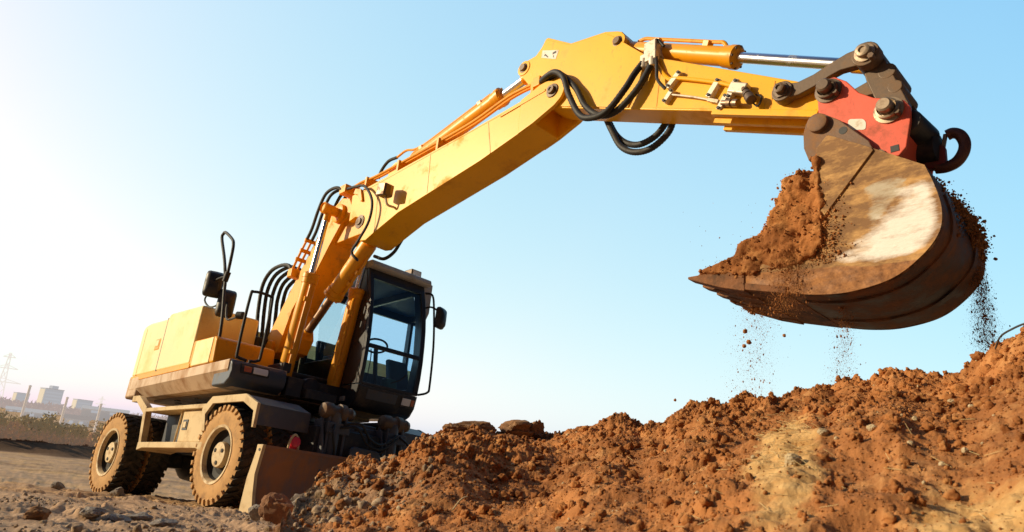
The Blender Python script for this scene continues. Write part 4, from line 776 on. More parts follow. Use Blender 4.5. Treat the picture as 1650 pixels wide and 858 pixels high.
m = MB('U'); m.prism([(.50, 3.95), (.62, 3.88), (.70, 3.70), (.66, 3.70), (.56, 3.82), (.46, 3.86)], -.30, -.27); m.build('hose_guide', ORA, EX, .004)
m = MB('U'); m.box(.07, .22, -.30, .10, 3.96, 4.08); m.build('hose_clamp', ORA, EX, .01)
# ---- bucket linkage
def banana(y0, y1):
    U_ = [(6.065, 3.105), (6.17, 3.075), (6.28, 3.09), (6.387, 3.125), (6.50, 3.155), (6.60, 3.158)]
    D_ = [(6.63, 3.03), (6.55, 3.035), (6.45, 3.045), (6.38, 3.030), (6.28, 2.995), (6.175, 2.975), (6.065, 2.985)]
    m = MB('U'); m.prism(U_+D_, y0, y1)
    for c, r in (((6.065, 3.044), .075), ((6.611, 3.092), .085)): m.cyl((c[0], y0-.012, c[1]), (c[0], y1+.012, c[1]), r, 24)
    o = m.build('link_arm', LINK, EX, .008); ys = y0-.012 if y0 < -.1 else y1+.012; d = (0, -1, 0) if y0 < -.1 else (0, 1, 0)
    for c, r, mt in (((6.065, 3.044), .05, LINK), ((6.611, 3.092), .055, STEEL)):
        m = MB('U'); m.lathe((c[0], ys, c[1]), d, [(r*1.15, 0), (r*1.15, .012), (r*.8, .014), (r*.8, .05), (r*.6, .055), (r*.4, .055), (r*.35, .045)], 6 if mt is LINK else 20); m.build('link_pin', mt, o)
    m = MB('U'); e = np.array((6.64, 0, 3.04)); m.cyl((6.655, ys, 3.03), (6.655, ys+d[1]*.05, 3.03), .02, 6); m.build('grease_bolt', LINK, o)
    return o
banana(-.300, -.240); banana(.075, .135)
m = MB('U'); PLK = [(6.55, 3.13), (6.66, 3.15), (6.70, 3.05), (6.80, 2.70), (6.78, 2.58), (6.66, 2.57), (6.64, 2.70), (6.575, 2.95)]
m.prism(PLK, -.225, -.165); m.prism(PLK, .0, .06); m.prism([(6.62, 2.98), (6.67, 2.99), (6.75, 2.70), (6.68, 2.68)], -.166, .001); m.cyl((6.611, -.232, 3.092), (6.611, .068, 3.092), .08, 24); m.cyl((6.70, -.228, 2.97), (6.70, .063, 2.97), .055, 16); m.cyl((6.735, -.228, 2.84), (6.735, .063, 2.84), .045, 16)
m.build('push_link', LINK, EX, .008)
# ---- red quick coupler
RC = [(6.30, 2.90), (6.315, 2.965), (6.36, 3.005), (6.42, 2.997), (6.488, 2.935), (6.556, 2.822), (6.636, 2.752), (6.801, 2.668), (6.83, 2.61), (6.822, 2.52), (6.785, 2.356), (6.742, 2.312), (6.554, 2.505), (6.468, 2.64), (6.328, 2.72), (6.30, 2.76)]
RC2 = [(6.30, 2.90), (6.36, 3.005), (6.42, 2.997), (6.488, 2.935), (6.556, 2.822), (6.636, 2.752), (6.801, 2.668), (6.83, 2.61), (6.822, 2.52), (6.785, 2.356), (6.742, 2.312), (6.63, 2.33), (6.45, 2.50), (6.30, 2.70)]
m = MB('U'); m.prism(RC2, -.318, -.288); m.prism(RC2, .125, .155); m.prism([(6.40, 2.62), (6.50, 2.68), (6.80, 2.50), (6.74, 2.33), (6.63, 2.345)], -.29, .126)
qc = m.build('quick_coupler', RED, EX, .008)
for c in ((6.375, 2.905), (6.714, 2.625)):
    m = MB('U'); m.lathe((c[0], -.318, c[1]), (0, -1, 0), [(.085, 0), (.085, .012), (.066, .014), (.066, .045), (.055, .05), (.055, .028), (.045, .03), (.045, .09), (.035, .10), (.012, .10)], 24); m.build('coupler_pin', STEEL if c[0] > 6.6 else LINK, qc)
    m = MB('U'); m.cyl((c[0]+.055, -.33, c[1]-.05), (c[0]+.055, -.375, c[1]-.05), .016, 6); m.build('lock_bolt', LINK, qc)
    m = MB('U'); m.lathe((c[0], .155, c[1]), (0, 1, 0), [(.075, 0), (.075, .02), (.05, .025), (.05, .06)], 20); m.build('coupler_pin', LINK, qc)
m = MB('U'); a = np.linspace(0, 2*PI, 25)[:-1]; m.add([(6.528+.055*math.copysign(abs(math.cos(t))**.6, math.cos(t))*.92+.03*math.sin(t)*.3, -.3205, 2.600+.036*math.copysign(abs(math.sin(t))**.6, math.sin(t))-.03*math.cos(t)) for t in a], [list(range(24))]); m.build('sticker', WHITE, qc)
m = MB('U'); m.box(6.70, 6.745, -.3215, -.31, 2.345, 2.385); m.build('slot', INK, qc)
m = MB('U'); m.lathe((6.79, -.28, 2.545), (.10, 1, -.02), [(.02, 0), (.075, .005), (.08, .02), (.08, .26), (.06, .27), (.06, .36)], 24); m.lathe((6.83, -.02, 2.46), (1, -.1, -.12), [(.09, -.1), (.09, .05), (.06, .055)], 20); m.build('lock_cylinder', DARK, qc)
m = MB('U'); m.prism([(6.72, 2.56), (6.80, 2.60), (6.85, 2.56), (6.865, 2.49), (6.91, 2.46), (6.905, 2.34), (6.86, 2.32), (6.74, 2.36)], -.03, .03); hk = m.build('hook_bracket', DRED, qc, .012)
hp = [(6.845, 0, 2.335), (6.90, 0, 2.328), (6.955, 0, 2.345), (6.995, 0, 2.395), (7.008, 0, 2.455), (6.99, 0, 2.515), (6.955, 0, 2.54), (6.925, 0, 2.535)]
m = MB('U'); m.tube(hp, .033, 12, 6); m.build('lifting_hook', HOOK, qc)
m = MB('U'); m.bar((6.918, 0, 2.545), (6.895, 0, 2.455), .022, .022, up=(0, 1, 0)); m.build('hook_latch', STEEL, qc, .004)
# ---- bucket
BO = [(6.354, 2.409), (6.418, 2.479), (6.66, 2.304), (6.908, 2.117), (6.942, 1.987), (6.961, 1.846), (6.937, 1.72), (6.848, 1.61), (6.695, 1.51), (6.488, 1.471), (6.308, 1.481), (6.116, 1.523), (5.70, 1.637), (5.735, 1.743), (6.05, 1.742), (6.22, 1.80), (6.33, 1.95), (6.34, 2.20)]
def dens(P, k=6):
    P = [np.array(p) for p in P]; out = []
    arc = catmull([P[i] for i in range(3, 13)], k)
    out += [P[0], P[1], P[2]]+list(arc)+[P[13]]+list(catmull([P[i] for i in range(14, 18)], k)); return out
D = dens(BO); ctr = np.array((6.42, 1.68)); YB0, YB1 = -.50, .32
Pd = []
for i in range(len(D)):
    a, b = D[i], D[(i+1) % len(D)]; k = max(1, int(np.linalg.norm(b-a)/.03)); Pd += [a+(b-a)*j/k for j in range(k)]
def plate(y0, y1, wear):
    nr = 34; n = len(Pd); m = MB('U'); V = [(ctr[0]+(p[0]-ctr[0])*r, y0, ctr[1]+(p[1]-ctr[1])*r) for r in np.linspace(.03, 1, nr) for p in Pd]
    V += [(p[0], y1, p[1]) for p in Pd]
    F = [(r*n+i, r*n+(i+1) % n, (r+1)*n+(i+1) % n, (r+1)*n+i) for r in range(nr) for i in range(n)]+[list(range(n))]
    m.add(V, F); o = m.build('side_plate', BUCK, None, 0, ang=40)
    V = np.array(V); x, z = V[:, 0], V[:, 2]; ca = o.data.color_attributes.new('wear', 'FLOAT_COLOR', 'POINT')
    lo = np.interp(x, [5.6, 6.33, 6.6, 6.8, 6.9], [1.72, 1.645, 1.60, 1.60, 1.62]); ed = np.interp(x, [6.2, 6.33, 6.50, 6.65, 6.80, 6.90, 6.96], [1.66, 1.71, 1.76, 1.86, 2.02, 2.09, 2.12]); P9 = 0; lo = np.interp(x, [5.6, 6.33, 6.6, 6.8, 6.9], [1.72, 1.645, 1.60, 1.60, 1.62])
    P_ = np.array(Pd); dist = np.min(np.hypot(V[:, 0][:, None]-P_[:, 0], V[:, 2][:, None]-P_[:, 1]), 1); white = (.35*sst(-.25, -.05, ed-z)+.65*sst(-.12, .16, ed-z))*sst(6.20, 6.50, x)*(.55+.45*sst(.0, .06, dist))*sst(-.04, .05, z-lo)*(1 if wear else 0); soil = sst(-.03, .03, lo-z)*(1-sst(6.78, 6.92, x))+sst(6.36, 6.25, x)*.0
    grey = sst(.0, .12, x-6.52)*sst(6.86, 6.80, x)*sst(2.16, 2.05, z)*sst(-.10, .02, z-ed) if wear else 0*x
    rim = np.linalg.norm(V[:, [0, 2]]-ctr, axis=1)
    c = np.stack([white*.70, soil*.80, grey*.58+0*x, np.ones_like(x)], 1).astype(np.float32); ca.data.foreach_set('color', c.ravel()); return o
# the shell is the bucket itself; side plates, teeth and ears are its parts
prof = [np.array(p) for p in catmull([BO[i] for i in range(3, 13)], 6)]
m = MB('U'); n = len(prof); inn = [p+(ctr-p)/np.linalg.norm(ctr-p)*.03 for p in prof]
ys = np.linspace(YB0+.006, YB1-.006, 12)
for Q in (prof, inn): m.add([(p[0], y, p[1]) for p in Q for y in ys], [(i*12+j, i*12+12+j, i*12+13+j, i*12+j+1) for i in range(n-1) for j in range(11)])
m.prism([(6.40, 2.46), (6.66, 2.30), (6.905, 2.113), (6.88, 2.09), (6.65, 2.26), (6.40, 2.40)], YB0+.02, YB1-.02)
LIPP = [(5.68, 1.632), (5.72, 1.665), (6.12, 1.56), (6.116, 1.518)]
for y in (-.32, .10):                                            # wear ribs on the belly
    for i in range(6, n-8): m.prism([prof[i], prof[i+1], prof[i+1]-(ctr-prof[i+1])/np.linalg.norm(ctr-prof[i+1])*.012, prof[i]-(ctr-prof[i])/np.linalg.norm(ctr-prof[i])*.012], y-.03, y+.03)
bucket = m.build('bucket', SHELL, EX, 0, ang=40)
m = MB('U'); m.prism(LIPP, YB0-.006, YB1+.006); m.build('cutting_edge', CAKED, bucket, .004)
for y0, y1, w in ((YB0, YB0+.028, True), (YB1, YB1-.028, False)): plate(y0, y1, w).parent = bucket
m = MB('U'); m.prism([(6.350, 2.405), (6.418, 2.475), (6.655, 2.306), (6.665, 2.285), (6.35, 1.93), (6.33, 1.97), (6.336, 2.2)], YB0-.012, YB0-.001)
o = m.build('side_cutter', BUCK, bucket, .004); ca = o.data.color_attributes.new('wear', 'FLOAT_COLOR', 'POINT'); ca.data.foreach_set('color', [0., 0, 0, 1]*len(o.data.vertices))
for k in range(5):
    y = YB0+.045+(YB1-YB0-.09)*k/4; w = .055
    m = MB('U'); m.add([(5.86, y-w, 1.575), (5.86, y+w, 1.575), (5.86, y+w, 1.72), (5.86, y-w, 1.72), (5.70, y-w, 1.625), (5.70, y+w, 1.625), (5.70, y+w, 1.735), (5.70, y-w, 1.735), (5.455, y-.045, 1.728), (5.455, y+.045, 1.728), (5.455, y+.045, 1.745), (5.455, y-.045, 1.745)],
        [(0, 1, 2, 3), (0, 4, 5, 1), (1, 5, 6, 2), (2, 6, 7, 3), (3, 7, 4, 0), (4, 8, 9, 5), (5, 9, 10, 6), (6, 10, 11, 7), (7, 11, 8, 4), (8, 11, 10, 9)]); m.build('tooth', CAKED, bucket, .006)
EA = [(6.214, 2.62), (6.235, 2.69), (6.285, 2.735), (6.345, 2.728), (6.446, 2.640), (6.60, 2.44), (6.66, 2.26), (6.45, 2.35), (6.24, 2.42), (6.212, 2.52)]
for y0, y1 in ((-.365, -.33), (.165, .20)):
    m = MB('U'); m.prism(EA, y0, y1); e = m.build('bucket_ear', RUST, bucket, .006)
    s = -1 if y0 < 0 else 1; yy = y0 if s < 0 else y1
    m = MB('U'); m.lathe((6.317, yy, 2.655), (0, s, 0), [(.062, 0), (.062, .035), (.052, .04), (.01, .04)], 24); m.build('ear_pin', RUST, bucket)
    m = MB('U'); m.cyl((6.46, yy, 2.56), (6.46, yy+s*.002, 2.56), .026, 16); m.build('ear_hole', INK, bucket)
m = MB('U'); m.cyl((6.317, -.33, 2.655), (6.317, .165, 2.655), .045, 16); m.cyl((6.63, -.33, 2.34), (6.63, .165, 2.34), .045, 16); m.build('ear_shaft', LINK, bucket)

# ================================================================== the load of soil in the bucket, and what falls off it
SP = [(6.36, 2.36), (6.309, 2.275), (6.24, 2.30), (6.165, 2.286), (6.133, 2.262), (6.125, 2.20), (6.07, 2.165), (6.062, 2.06), (6.0, 1.94), (5.88, 1.905), (5.74, 1.80), (5.56, 1.765), (5.50, 1.748), (5.72, 1.70), (5.95, 1.66), (6.15, 1.66), (6.30, 1.70), (6.36, 1.80), (6.37, 1.95), (6.365, 2.12)]
def soil_load():
    P = [np.array(p) for p in SP]; m = MB(); rows = 14; V = []; n = len(P); c = np.array((6.16, 1.90))
    for j in range(rows):
        t = j/(rows-1); y = -.525+.84*t; sc = .93 if j in (0, rows-1) else 1.
        V += [(c[0]+(p[0]-c[0])*sc, y, c[1]+(p[1]-c[1])*sc-.06*t*min(1, max(0, (6.35-p[0])*2))) for p in P]
    F = [(r*n+i, r*n+(i+1) % n, (r+1)*n+(i+1) % n, (r+1)*n+i) for r in range(rows-1) for i in range(n)]+[list(range(n)), list(range((rows-1)*n, rows*n))]
    m.add(V, F); tmp = m.build('soil_load_draft', CLOD, smooth=False); rm_ = tmp.modifiers.new('r', 'REMESH'); rm_.mode = 'VOXEL'; rm_.voxel_size = .0095; bpy.context.view_layer.update()
    me = bpy.data.meshes.new_from_object(tmp.evaluated_get(bpy.context.evaluated_depsgraph_get())); bpy.data.objects.remove(tmp)
    k = len(me.vertices); V = np.empty(k*3, np.float32); me.vertices.foreach_get('co', V); V = V.reshape(-1, 3).astype(float)
    N = np.empty(k*3, np.float32); me.vertex_normals.foreach_get('vector', N); N = N.reshape(-1, 3)
    F = [tuple(p.vertices) for p in me.polygons]
    nz = .055*noise3(V, 5.)+.05*noise3(V, 13.)+.06*(billow(V[:, 0]*9+V[:, 1]*6, V[:, 2]*9-V[:, 1]*4, 770, 5, .65)-.35); lm = lumps(V[:, 0]+V[:, 1]*.6, V[:, 2]+V[:, 1]*.5, .11, 700, .5)*.25+lumps(V[:, 0]+V[:, 1]*.5, V[:, 2]-V[:, 1]*.4, .045, 710, .55)*.3+lumps(V[:, 0]-V[:, 1]*.5, V[:, 2]+V[:, 1]*.4, .022, 720, .6)*.4
    tipf = np.clip((V[:, 0]-5.5)/.35, .10, 1)*np.where(V[:, 1] < -.5, .75, 1.); V = V+N*((nz+lm)*tipf)[:, None]
    W = np.array([U2W(v) for v in V]); me.vertices.foreach_set('co', W.astype(np.float32).ravel()); me.materials.clear(); me.materials.append(CLOD); me.polygons.foreach_set('use_smooth', [True]*len(me.polygons)); me.update()
    o = bpy.data.objects.new('soil_load', me); COL.objects.link(o); me.name = 'soil_load'; return o, W
sl, W = soil_load()
tag(sl, 'heaped load of red brown soil filling the tilted excavator bucket', 'soil load')
k = RNG.choice(len(W), 5200); S = np.clip(.0030*RNG.pareto(2.2, 5200)+.0024, .0024, .015)
tag(clodcloud('soil_crumbs', W[k]+RNG.normal(0, .011, (5200, 3)), S, CLOD, 2), 'loose crumbs clinging to the soil load in the bucket', 'soil crumbs', kind='stuff')
# soil lying on the back of the bucket
C = []; S = []
for _ in range(2600):
    t = RNG.beta(1.6, 1.6); y = RNG.uniform(.02, .32) if RNG.random() < .75 else RNG.uniform(-.3, .3)
    x = np.interp(t, [0, .35, .7, 1], [6.86, 6.93, 6.965, 6.955]); z = np.interp(t, [0, .35, .7, 1], [2.16, 2.05, 1.90, 1.78]); s = min(.003+.0035*RNG.pareto(2.2), .014)
    C.append(U2W((x+RNG.exponential(.012)+.25*s, y, z+RNG.exponential(.014)))); S.append(s)
tag(lumpcloud('spilt_soil', np.array(C), np.array(S), CLOD, 1, .28, (.55, 1)), 'strip of spilt soil sliding down the back of the bucket', 'spilt soil', kind='stuff')
def plume(name, n, x, y, z0, z1, sx, sy, drift, s0, label, pw=1.4, smax=.014):
    t = RNG.uniform(0, 1, n)**pw; C = np.stack([x+drift*t+RNG.normal(0, 1, n)*sx*(.5+t), y+RNG.normal(0, 1, n)*sy, z0+(z1-z0)*t+RNG.normal(0, .02, n)], 1)
    S = np.clip(s0*.6+s0*.6*RNG.pareto(2.5, n), s0*.6, smax*.75)
    C = np.array([U2W(c) for c in C]); tag(lumpcloud(name, C, S, CLOD, 1, .3, (.6, 1), elong=1.7), label, 'falling soil', kind='stuff')
plume('falling_soil', 6500, 5.78, -.15, 1.64, .90, .05, .12, -.10, .0009, 'crumbs of soil falling from under the bucket teeth', 1.5, .007)
plume('falling_soil', 4200, 6.33, -.18, 1.47, .98, .03, .05, -.07, .0009, 'crumbs of soil falling from under the middle of the bucket', 1.3, .009)
plume('falling_soil', 13000, 6.94, .22, 1.82, 1.26, .026, .05, -.01, .0011, 'dense stream of soil pouring off the back of the bucket', 1.0, .008)
plume('falling_soil', 8000, 6.16, -.535, 1.80, 1.38, .05, .012, -.05, .0010, 'thin curtain of soil running down over the near side of the bucket', 1.0, .009)
C = np.array([U2W((6.36+RNG.normal(0, .055), -.503-RNG.exponential(.003), RNG.uniform(1.66, 2.20))) for _ in range(1500)]); S = np.clip(.0018+.002*RNG.pareto(2.2, 1500), .0018, .010)
tag(clodcloud('smeared_soil', C, S, CLOD, 1), 'crumbs of soil smeared on the near plate beside the load', 'soil crumbs', kind='stuff')
C = np.array([U2W((6.05+RNG.normal(0, .22), -.48+RNG.normal(0, .05), 1.75+RNG.normal(0, .2))) for _ in range(160)]); S = np.clip(.002+.002*RNG.pareto(2.2, 160), .002, .008)
tag(lumpcloud('flying_crumbs', C, S, CLOD, 1), 'fine crumbs of soil flying off the bucket side', 'soil crumbs', kind='stuff')
for px, py, D_, s in ((1264, 541, 4.2, .010), (1207, 551, 4.3, .016), (1201, 534, 4.3, .014), (1199, 558, 4.3, .012), (1088, 645, 4.2, .009)):
    rock('falling_clod', at(px, py, D_), s, CLOD, 'small dark clod of soil falling through the air under the bucket', px, 'clods falling from the bucket', 3, 4, cat='clod')

# ================================================================== stones, slabs, straw, wire
def on_ground(x, y):
    az, t = azel(x, y); D = np.linspace(1.3, 14, 1400); p = pos(az, 1.); dx, dy = p[0]-CAM[0], p[1]-CAM[1]
    X, Y = CAM[0]+D*dx, CAM[1]+D*dy; g = ground_z(X, Y, False); a, DD = polar(X, Y); mz, tt, ov = mound_base(X, Y); s = np.where(a > _ra[0], np.maximum(g, mz), g)
    hit = np.nonzero(CAM[2]+t*D < s)[0]; i = hit[0] if len(hit) else 0
    return np.array([X[i], Y[i], float(surf_z(X[i], Y[i])[0])]), float(D[i])
def put(x, y, wpx, m, label, seed, st=(1, .8, .8), rz=0., name='stone', group='stones at the foot of the heap', D=None, sub=4, cut=7, sink=.45):
    p, d = on_ground(x, y)
    if D: p = at(x, y, D); d = D
    s = wpx*d/FPX/2*1.12; p[2] += s*st[2]*sink
    return rock(name, p, s, m, label, seed, group, sub, cut, st, rz)
put(443, 836, 52, BROWNST, 'largest brown boulder, blocky, lying before the near corner of the dozer blade', 3, (1, .8, .95), .3, D=4.6)
put(457, 868, 34, BROWNST, 'upright brown rock at the bottom edge, just below the blocky boulder', 8, (.95, .8, .95), .8, D=3.4, sink=.2)
put(412, 832, 24, STONE, 'small grey stone left of the blocky brown boulder', 12, D=4.9)
put(487, 826, 40, STONE, 'lumpy pale grey stone right of the blocky brown boulder', 21, (1, .8, .8), 1.1, D=4.7)
put(598, 842, 36, BROWNST, 'rounded brown stone with a grey face at the foot of the soil heap', 33, (.95, .8, 1.), .4, D=3.6, cut=5)
put(520, 846, 17, STONE, 'small round grey stone between two brown stones', 41, (1, .9, 1.), D=3.7, cut=3)
put(541, 838, 26, BROWNST, 'dark brown stone just left of the small gap in the rubble', 47, (1, .8, .8), .9, D=4.0)
put(569, 838, 26, BROWNST, 'dark brown stone beside the rounded grey faced one', 52, (1, .8, .85), 2.1, D=4.0)
put(546, 862, 28, BROWNST, 'pointed rusty stone cut by the bottom edge', 57, (.95, .8, .9), 1.7, D=3.1)
put(697, 856, 38, PALEST, 'pale yellow block of stone at the bottom edge under the soil heap', 61, (1, .9, .85), .5, D=2.7, cut=8)
put(632, 850, 30, BROWNST, 'flat reddish stone right of the rounded grey faced one', 67, (1.1, .8, .6), 2.4, D=3.3)
put(575, 770, 22, PALEST, 'pale stone high in the rubble before the blade', 71, (1, .8, .7), .2, D=4.75)
put(548, 768, 26, STONE, 'grey stone topmost in the rubble before the blade', 75, (1, .7, .8), 1.2, D=4.6)
put(520, 792, 24, BROWNST, 'brown stone in the middle of the rubble before the blade', 79, (1, .8, .8), 1.9, D=4.8)
put(1276, 768, 26, PALEST, 'pale rounded stone resting on the straw coloured patch of the heap', 83, (1, .8, .75), .3, group='pale stones on the heap', cut=3)
put(1408, 722, 16, PALEST, 'small pale stone high on the right of the heap', 87, (1, .7, .6), .3, group='pale stones on the heap', cut=3)
put(1326, 722, 15, PALEST, 'small pale stone above the straw coloured patch', 91, (1, .8, .7), 1.3, group='pale stones on the heap', cut=3)
put(1537, 632, 17, PALEST, 'small yellowish stone near the crest on the right', 95, (1, .7, .7), .9, group='pale stones on the heap', cut=4)
for i, (x, y, w, lab) in enumerate(((147, 838, 34, 'broken grey slab of crust, leftmost of those at the bottom left'), (188, 842, 34, 'flat grey slab of crust, second from the left at the bottom left'), (225, 838, 30, 'pale grey slab of crust, third from the left at the bottom left'),
                                    (262, 852, 32, 'cracked grey slab of crust, rightmost of those at the bottom left'), (92, 790, 17, 'lone rounded grey stone left of the rear wheel'), (190, 800, 20, 'grey stone against the rear wheel'), (60, 842, 26, 'dark earthy lump at the far bottom left'), (236, 795, 18, 'flat stone lying beneath the rear tyres'))):
    put(x, y, w, STONE if i != 6 else DARKSOIL, lab, 101+i*4, (1.1, .9, .42 if i < 4 else .75), .7*i, group='grey slabs and stones on the site ground', cut=8)
# dry slabs on the crest of the heap
def slab(x, y, D, L, W_, H_, rz, tilt, seed, label):
    o = rock('soil_slab', at(x, y, D), 1., DARKSOIL, label, seed, 'dry slabs on the crest of the heap', 4, 9, (L*.5, W_*.5, H_*.72), HEAD-PI/2+rz, 'soil slab')
    me = o.data; k = len(me.vertices); V = np.empty(k*3, np.float32); me.vertices.foreach_get('co', V); V = V.reshape(-1, 3)
    st = H_/3.2; q = V[:, 2]/st; V[:, 2] = st*(np.floor(q)+sst(.0, .55, q-np.floor(q)))+.012*noise3(V.astype(float)+seed, 9.); f = 1+.10*np.sin(np.floor(q)*2.3+seed)[:, None]; V[:, :2] *= f
    me.vertices.foreach_set('co', V.ravel()); me.update(); o.rotation_euler = (tilt[0], tilt[1], 0); return o
slab(826, 692, 5.15, .27, .26, .105, -.1, (.10, .10), 4, 'thickest layered slab of dry soil on the crest left of the dip')
slab(766, 690, 5.05, .30, .20, .07, .2, (.12, .05), 9, 'small slab of dry soil on the crest, left of the thick layered one')
slab(735, 692, 5.0, .18, .14, .06, .1, (.1, -.1), 14, 'thin slab of dry soil, leftmost on the crest')
slab(808, 706, 5.1, .22, .15, .06, -.3, (.1, .25), 19, 'dark slab of dry soil slipping below the thick layered one')
slab(862, 698, 5.2, .14, .15, .12, .5, (.2, .1), 23, 'crumbling slab of dry soil, rightmost on the crest')
# straw
n = 300; px = RNG.normal(1272, 26, n); py = RNG.normal(726, 32, n); px[230:] = RNG.uniform(700, 1640, 70); py[230:] = RNG.uniform(690, 850, 70)
az = np.array([azel(a, b)[0] for a, b in zip(px, py)]); D = np.where(px > 1100, np.interp(py, [640, 690, 760, 858], [4.2, 3.2, 2.27, 1.66]), np.interp(py, [700, 858], [4.6, 2.4]))
p = np.stack([CAM[0]+D*np.cos(HEAD-az), CAM[1]+D*np.sin(HEAD-az), 0*D], 1); t = HEAD-az+RNG.normal(1.2, .5, n); L = RNG.uniform(.015, .05, n); q = p+np.stack([np.cos(t)*L, np.sin(t)*L, 0*t], 1)
p[:, 2] = surf_z(p[:, 0], p[:, 1])+.004; q[:, 2] = surf_z(q[:, 0], q[:, 1])+RNG.uniform(.002, .02, n); u = np.array([0, 0, .0009])[None]; sd_ = np.cross(q-p, u); sd_ = sd_/(np.linalg.norm(sd_, axis=1)[:, None]+1e-9)*.0009
V = np.stack([p-u, p+sd_, p+u, p-sd_, q-u, q+sd_, q+u, q-sd_], 1).reshape(-1, 3); F = np.concatenate([[(o, o+1, o+5, o+4), (o+1, o+2, o+6, o+5), (o+2, o+3, o+7, o+6), (o+3, o, o+4, o+7)] for o in range(0, 8*n, 8)])
STRAW = mat('dry_straw', (.62, .45, .20), .8, dirt=(.35, .2, .08), damt=.4, dscale=30)
tag(raw('straw', V, F, STRAW), 'dry straw stalks scattered on the soil heap', 'straw', kind='stuff')
m = MB(); p, _ = on_ground(730, 815); q, _ = on_ground(753, 803); p[2] += .01; q[2] += .02; m.tube([p, (p+q)/2+np.array((0, 0, .012)), q], .0035, 6); m.v = [tuple(v) for v in m.v]
tag(m.build('dry_stalk', STRAW), 'single pale dry stalk lying low on the left of the heap', 'stalk')
m = MB(); m.tube([at(1604, 562, 3.5), at(1612, 543, 3.45), at(1630, 531, 3.4), at(1655, 521, 3.35), at(1685, 520, 3.3)], .004, 6)
tag(m.build('wire', INK), 'bent black wire sticking out of the crest at the right edge', 'wire')

# ================================================================== beyond the site
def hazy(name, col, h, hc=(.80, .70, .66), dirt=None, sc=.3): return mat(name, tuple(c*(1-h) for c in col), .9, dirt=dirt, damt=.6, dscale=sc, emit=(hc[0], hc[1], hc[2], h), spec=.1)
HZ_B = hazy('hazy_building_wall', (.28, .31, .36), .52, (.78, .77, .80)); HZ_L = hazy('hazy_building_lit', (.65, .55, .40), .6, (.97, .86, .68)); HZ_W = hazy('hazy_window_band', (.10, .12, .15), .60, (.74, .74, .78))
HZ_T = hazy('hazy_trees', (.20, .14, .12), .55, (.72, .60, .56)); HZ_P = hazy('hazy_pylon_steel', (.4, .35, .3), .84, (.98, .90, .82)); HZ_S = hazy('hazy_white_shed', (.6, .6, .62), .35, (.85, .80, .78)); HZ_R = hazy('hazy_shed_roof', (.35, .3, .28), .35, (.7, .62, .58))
def local(px, D):                                            # a local frame at a bearing: right, away
    a, _ = azel(px, 660); f = np.array([math.cos(HEAD-a), math.sin(HEAD-a), 0]); r = np.array([f[1], -f[0], 0]); return pos(a, D), r, f
def obox(m, o, r, f, x0, x1, d0, d1, z0, z1):
    m.add([o+r*x+f*d+np.array((0, 0, z)) for x in (x0, x1) for d in (d0, d1) for z in (z0, z1)], [(0, 1, 3, 2), (4, 6, 7, 5), (0, 4, 5, 1), (2, 3, 7, 6), (0, 2, 6, 4), (1, 5, 7, 3)])
def tower(px, D, w, h, fl, label, top=True, dep=None):
    o, r, f = local(px, D); c, s = math.cos(.5), math.sin(.5); r, f = r*c+f*s, f*c-r*s; dep = dep or w*.55
    e = empty('apartment_block', (0, 0, 0), label, 'building', 'high blocks on the skyline')
    m = MB(); obox(m, o, r, f, -w/2, w/2, 0, dep, -4, h); m.build('wall', HZ_B, e)
    m = MB(); obox(m, o, r, f, -w/2-.3, -w/2+.01, .3, dep-.3, -4, h-.3); m.build('end_wall', HZ_L, e)
    if top: m = MB(); obox(m, o, r, f, -w*.12, w*.22, dep*.2, dep*.8, h, h+1.8); m.build('roof_house', HZ_B, e)
    m = MB(); obox(m, o, r, f, -w/2-.2, w/2+.2, -.2, dep+.2, h, h+.3); m.build('parapet', HZ_S, e)
    for k in range(fl):
        z = .8+(h-1.4)*k/fl
        m = MB(); obox(m, o, r, f, -w/2+.6, w/2-.6, -.06, .2, z+.3, z+.95); m.build('window_band', HZ_W, e)
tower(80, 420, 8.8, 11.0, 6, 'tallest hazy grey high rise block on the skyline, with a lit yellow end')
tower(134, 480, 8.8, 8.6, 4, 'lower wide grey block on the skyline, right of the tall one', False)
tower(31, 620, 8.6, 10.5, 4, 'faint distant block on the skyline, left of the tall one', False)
def pylon(px, D, h, label, arms):
    o, r, f = local(px, D); e = empty('power_pylon', (0, 0, 0), label, 'pylon', 'power pylons on the skyline'); m = MB(); b = h*.09; N = 7; tk = .16
    def c(t, i, j): w = b*(1-t)**1.2+.25; return o+r*w*i+f*w*j+np.array((0, 0, -3+(h+3)*t))
    for i in (-1, 1):
        for j in (-1, 1):
            for k in range(N): m.tube([c(k/N, i, j), c((k+1)/N, i, j)], tk, 5, 0)
    for k in range(N):
        for (i, j, i2, j2) in ((-1, -1, 1, -1), (1, -1, 1, 1), (-1, 1, 1, 1), (-1, -1, -1, 1)): m.tube([c(k/N, i, j), c((k+1)/N, i2, j2)], tk*.6, 4, 0); m.tube([c(k/N, i2, j2), c((k+1)/N, i, j)], tk*.6, 4, 0)
    m.build('lattice_mast', HZ_P, e)
    for z, L in arms:
        m = MB(); p = o+np.array((0, 0, z)); m.tube([p-r*L, p+r*L], tk, 5, 0); m.tube([p-r*L, p+np.array((0, 0, 1.2))], tk*.6, 4, 0); m.tube([p+r*L, p+np.array((0, 0, 1.2))], tk*.6, 4, 0); m.build('cross_arm', HZ_P, e)
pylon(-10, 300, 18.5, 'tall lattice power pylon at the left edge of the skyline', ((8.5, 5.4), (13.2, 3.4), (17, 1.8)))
pylon(160, 520, 13, 'thin distant mast, right of the wide low block', ((8, 3), (11, 2)))
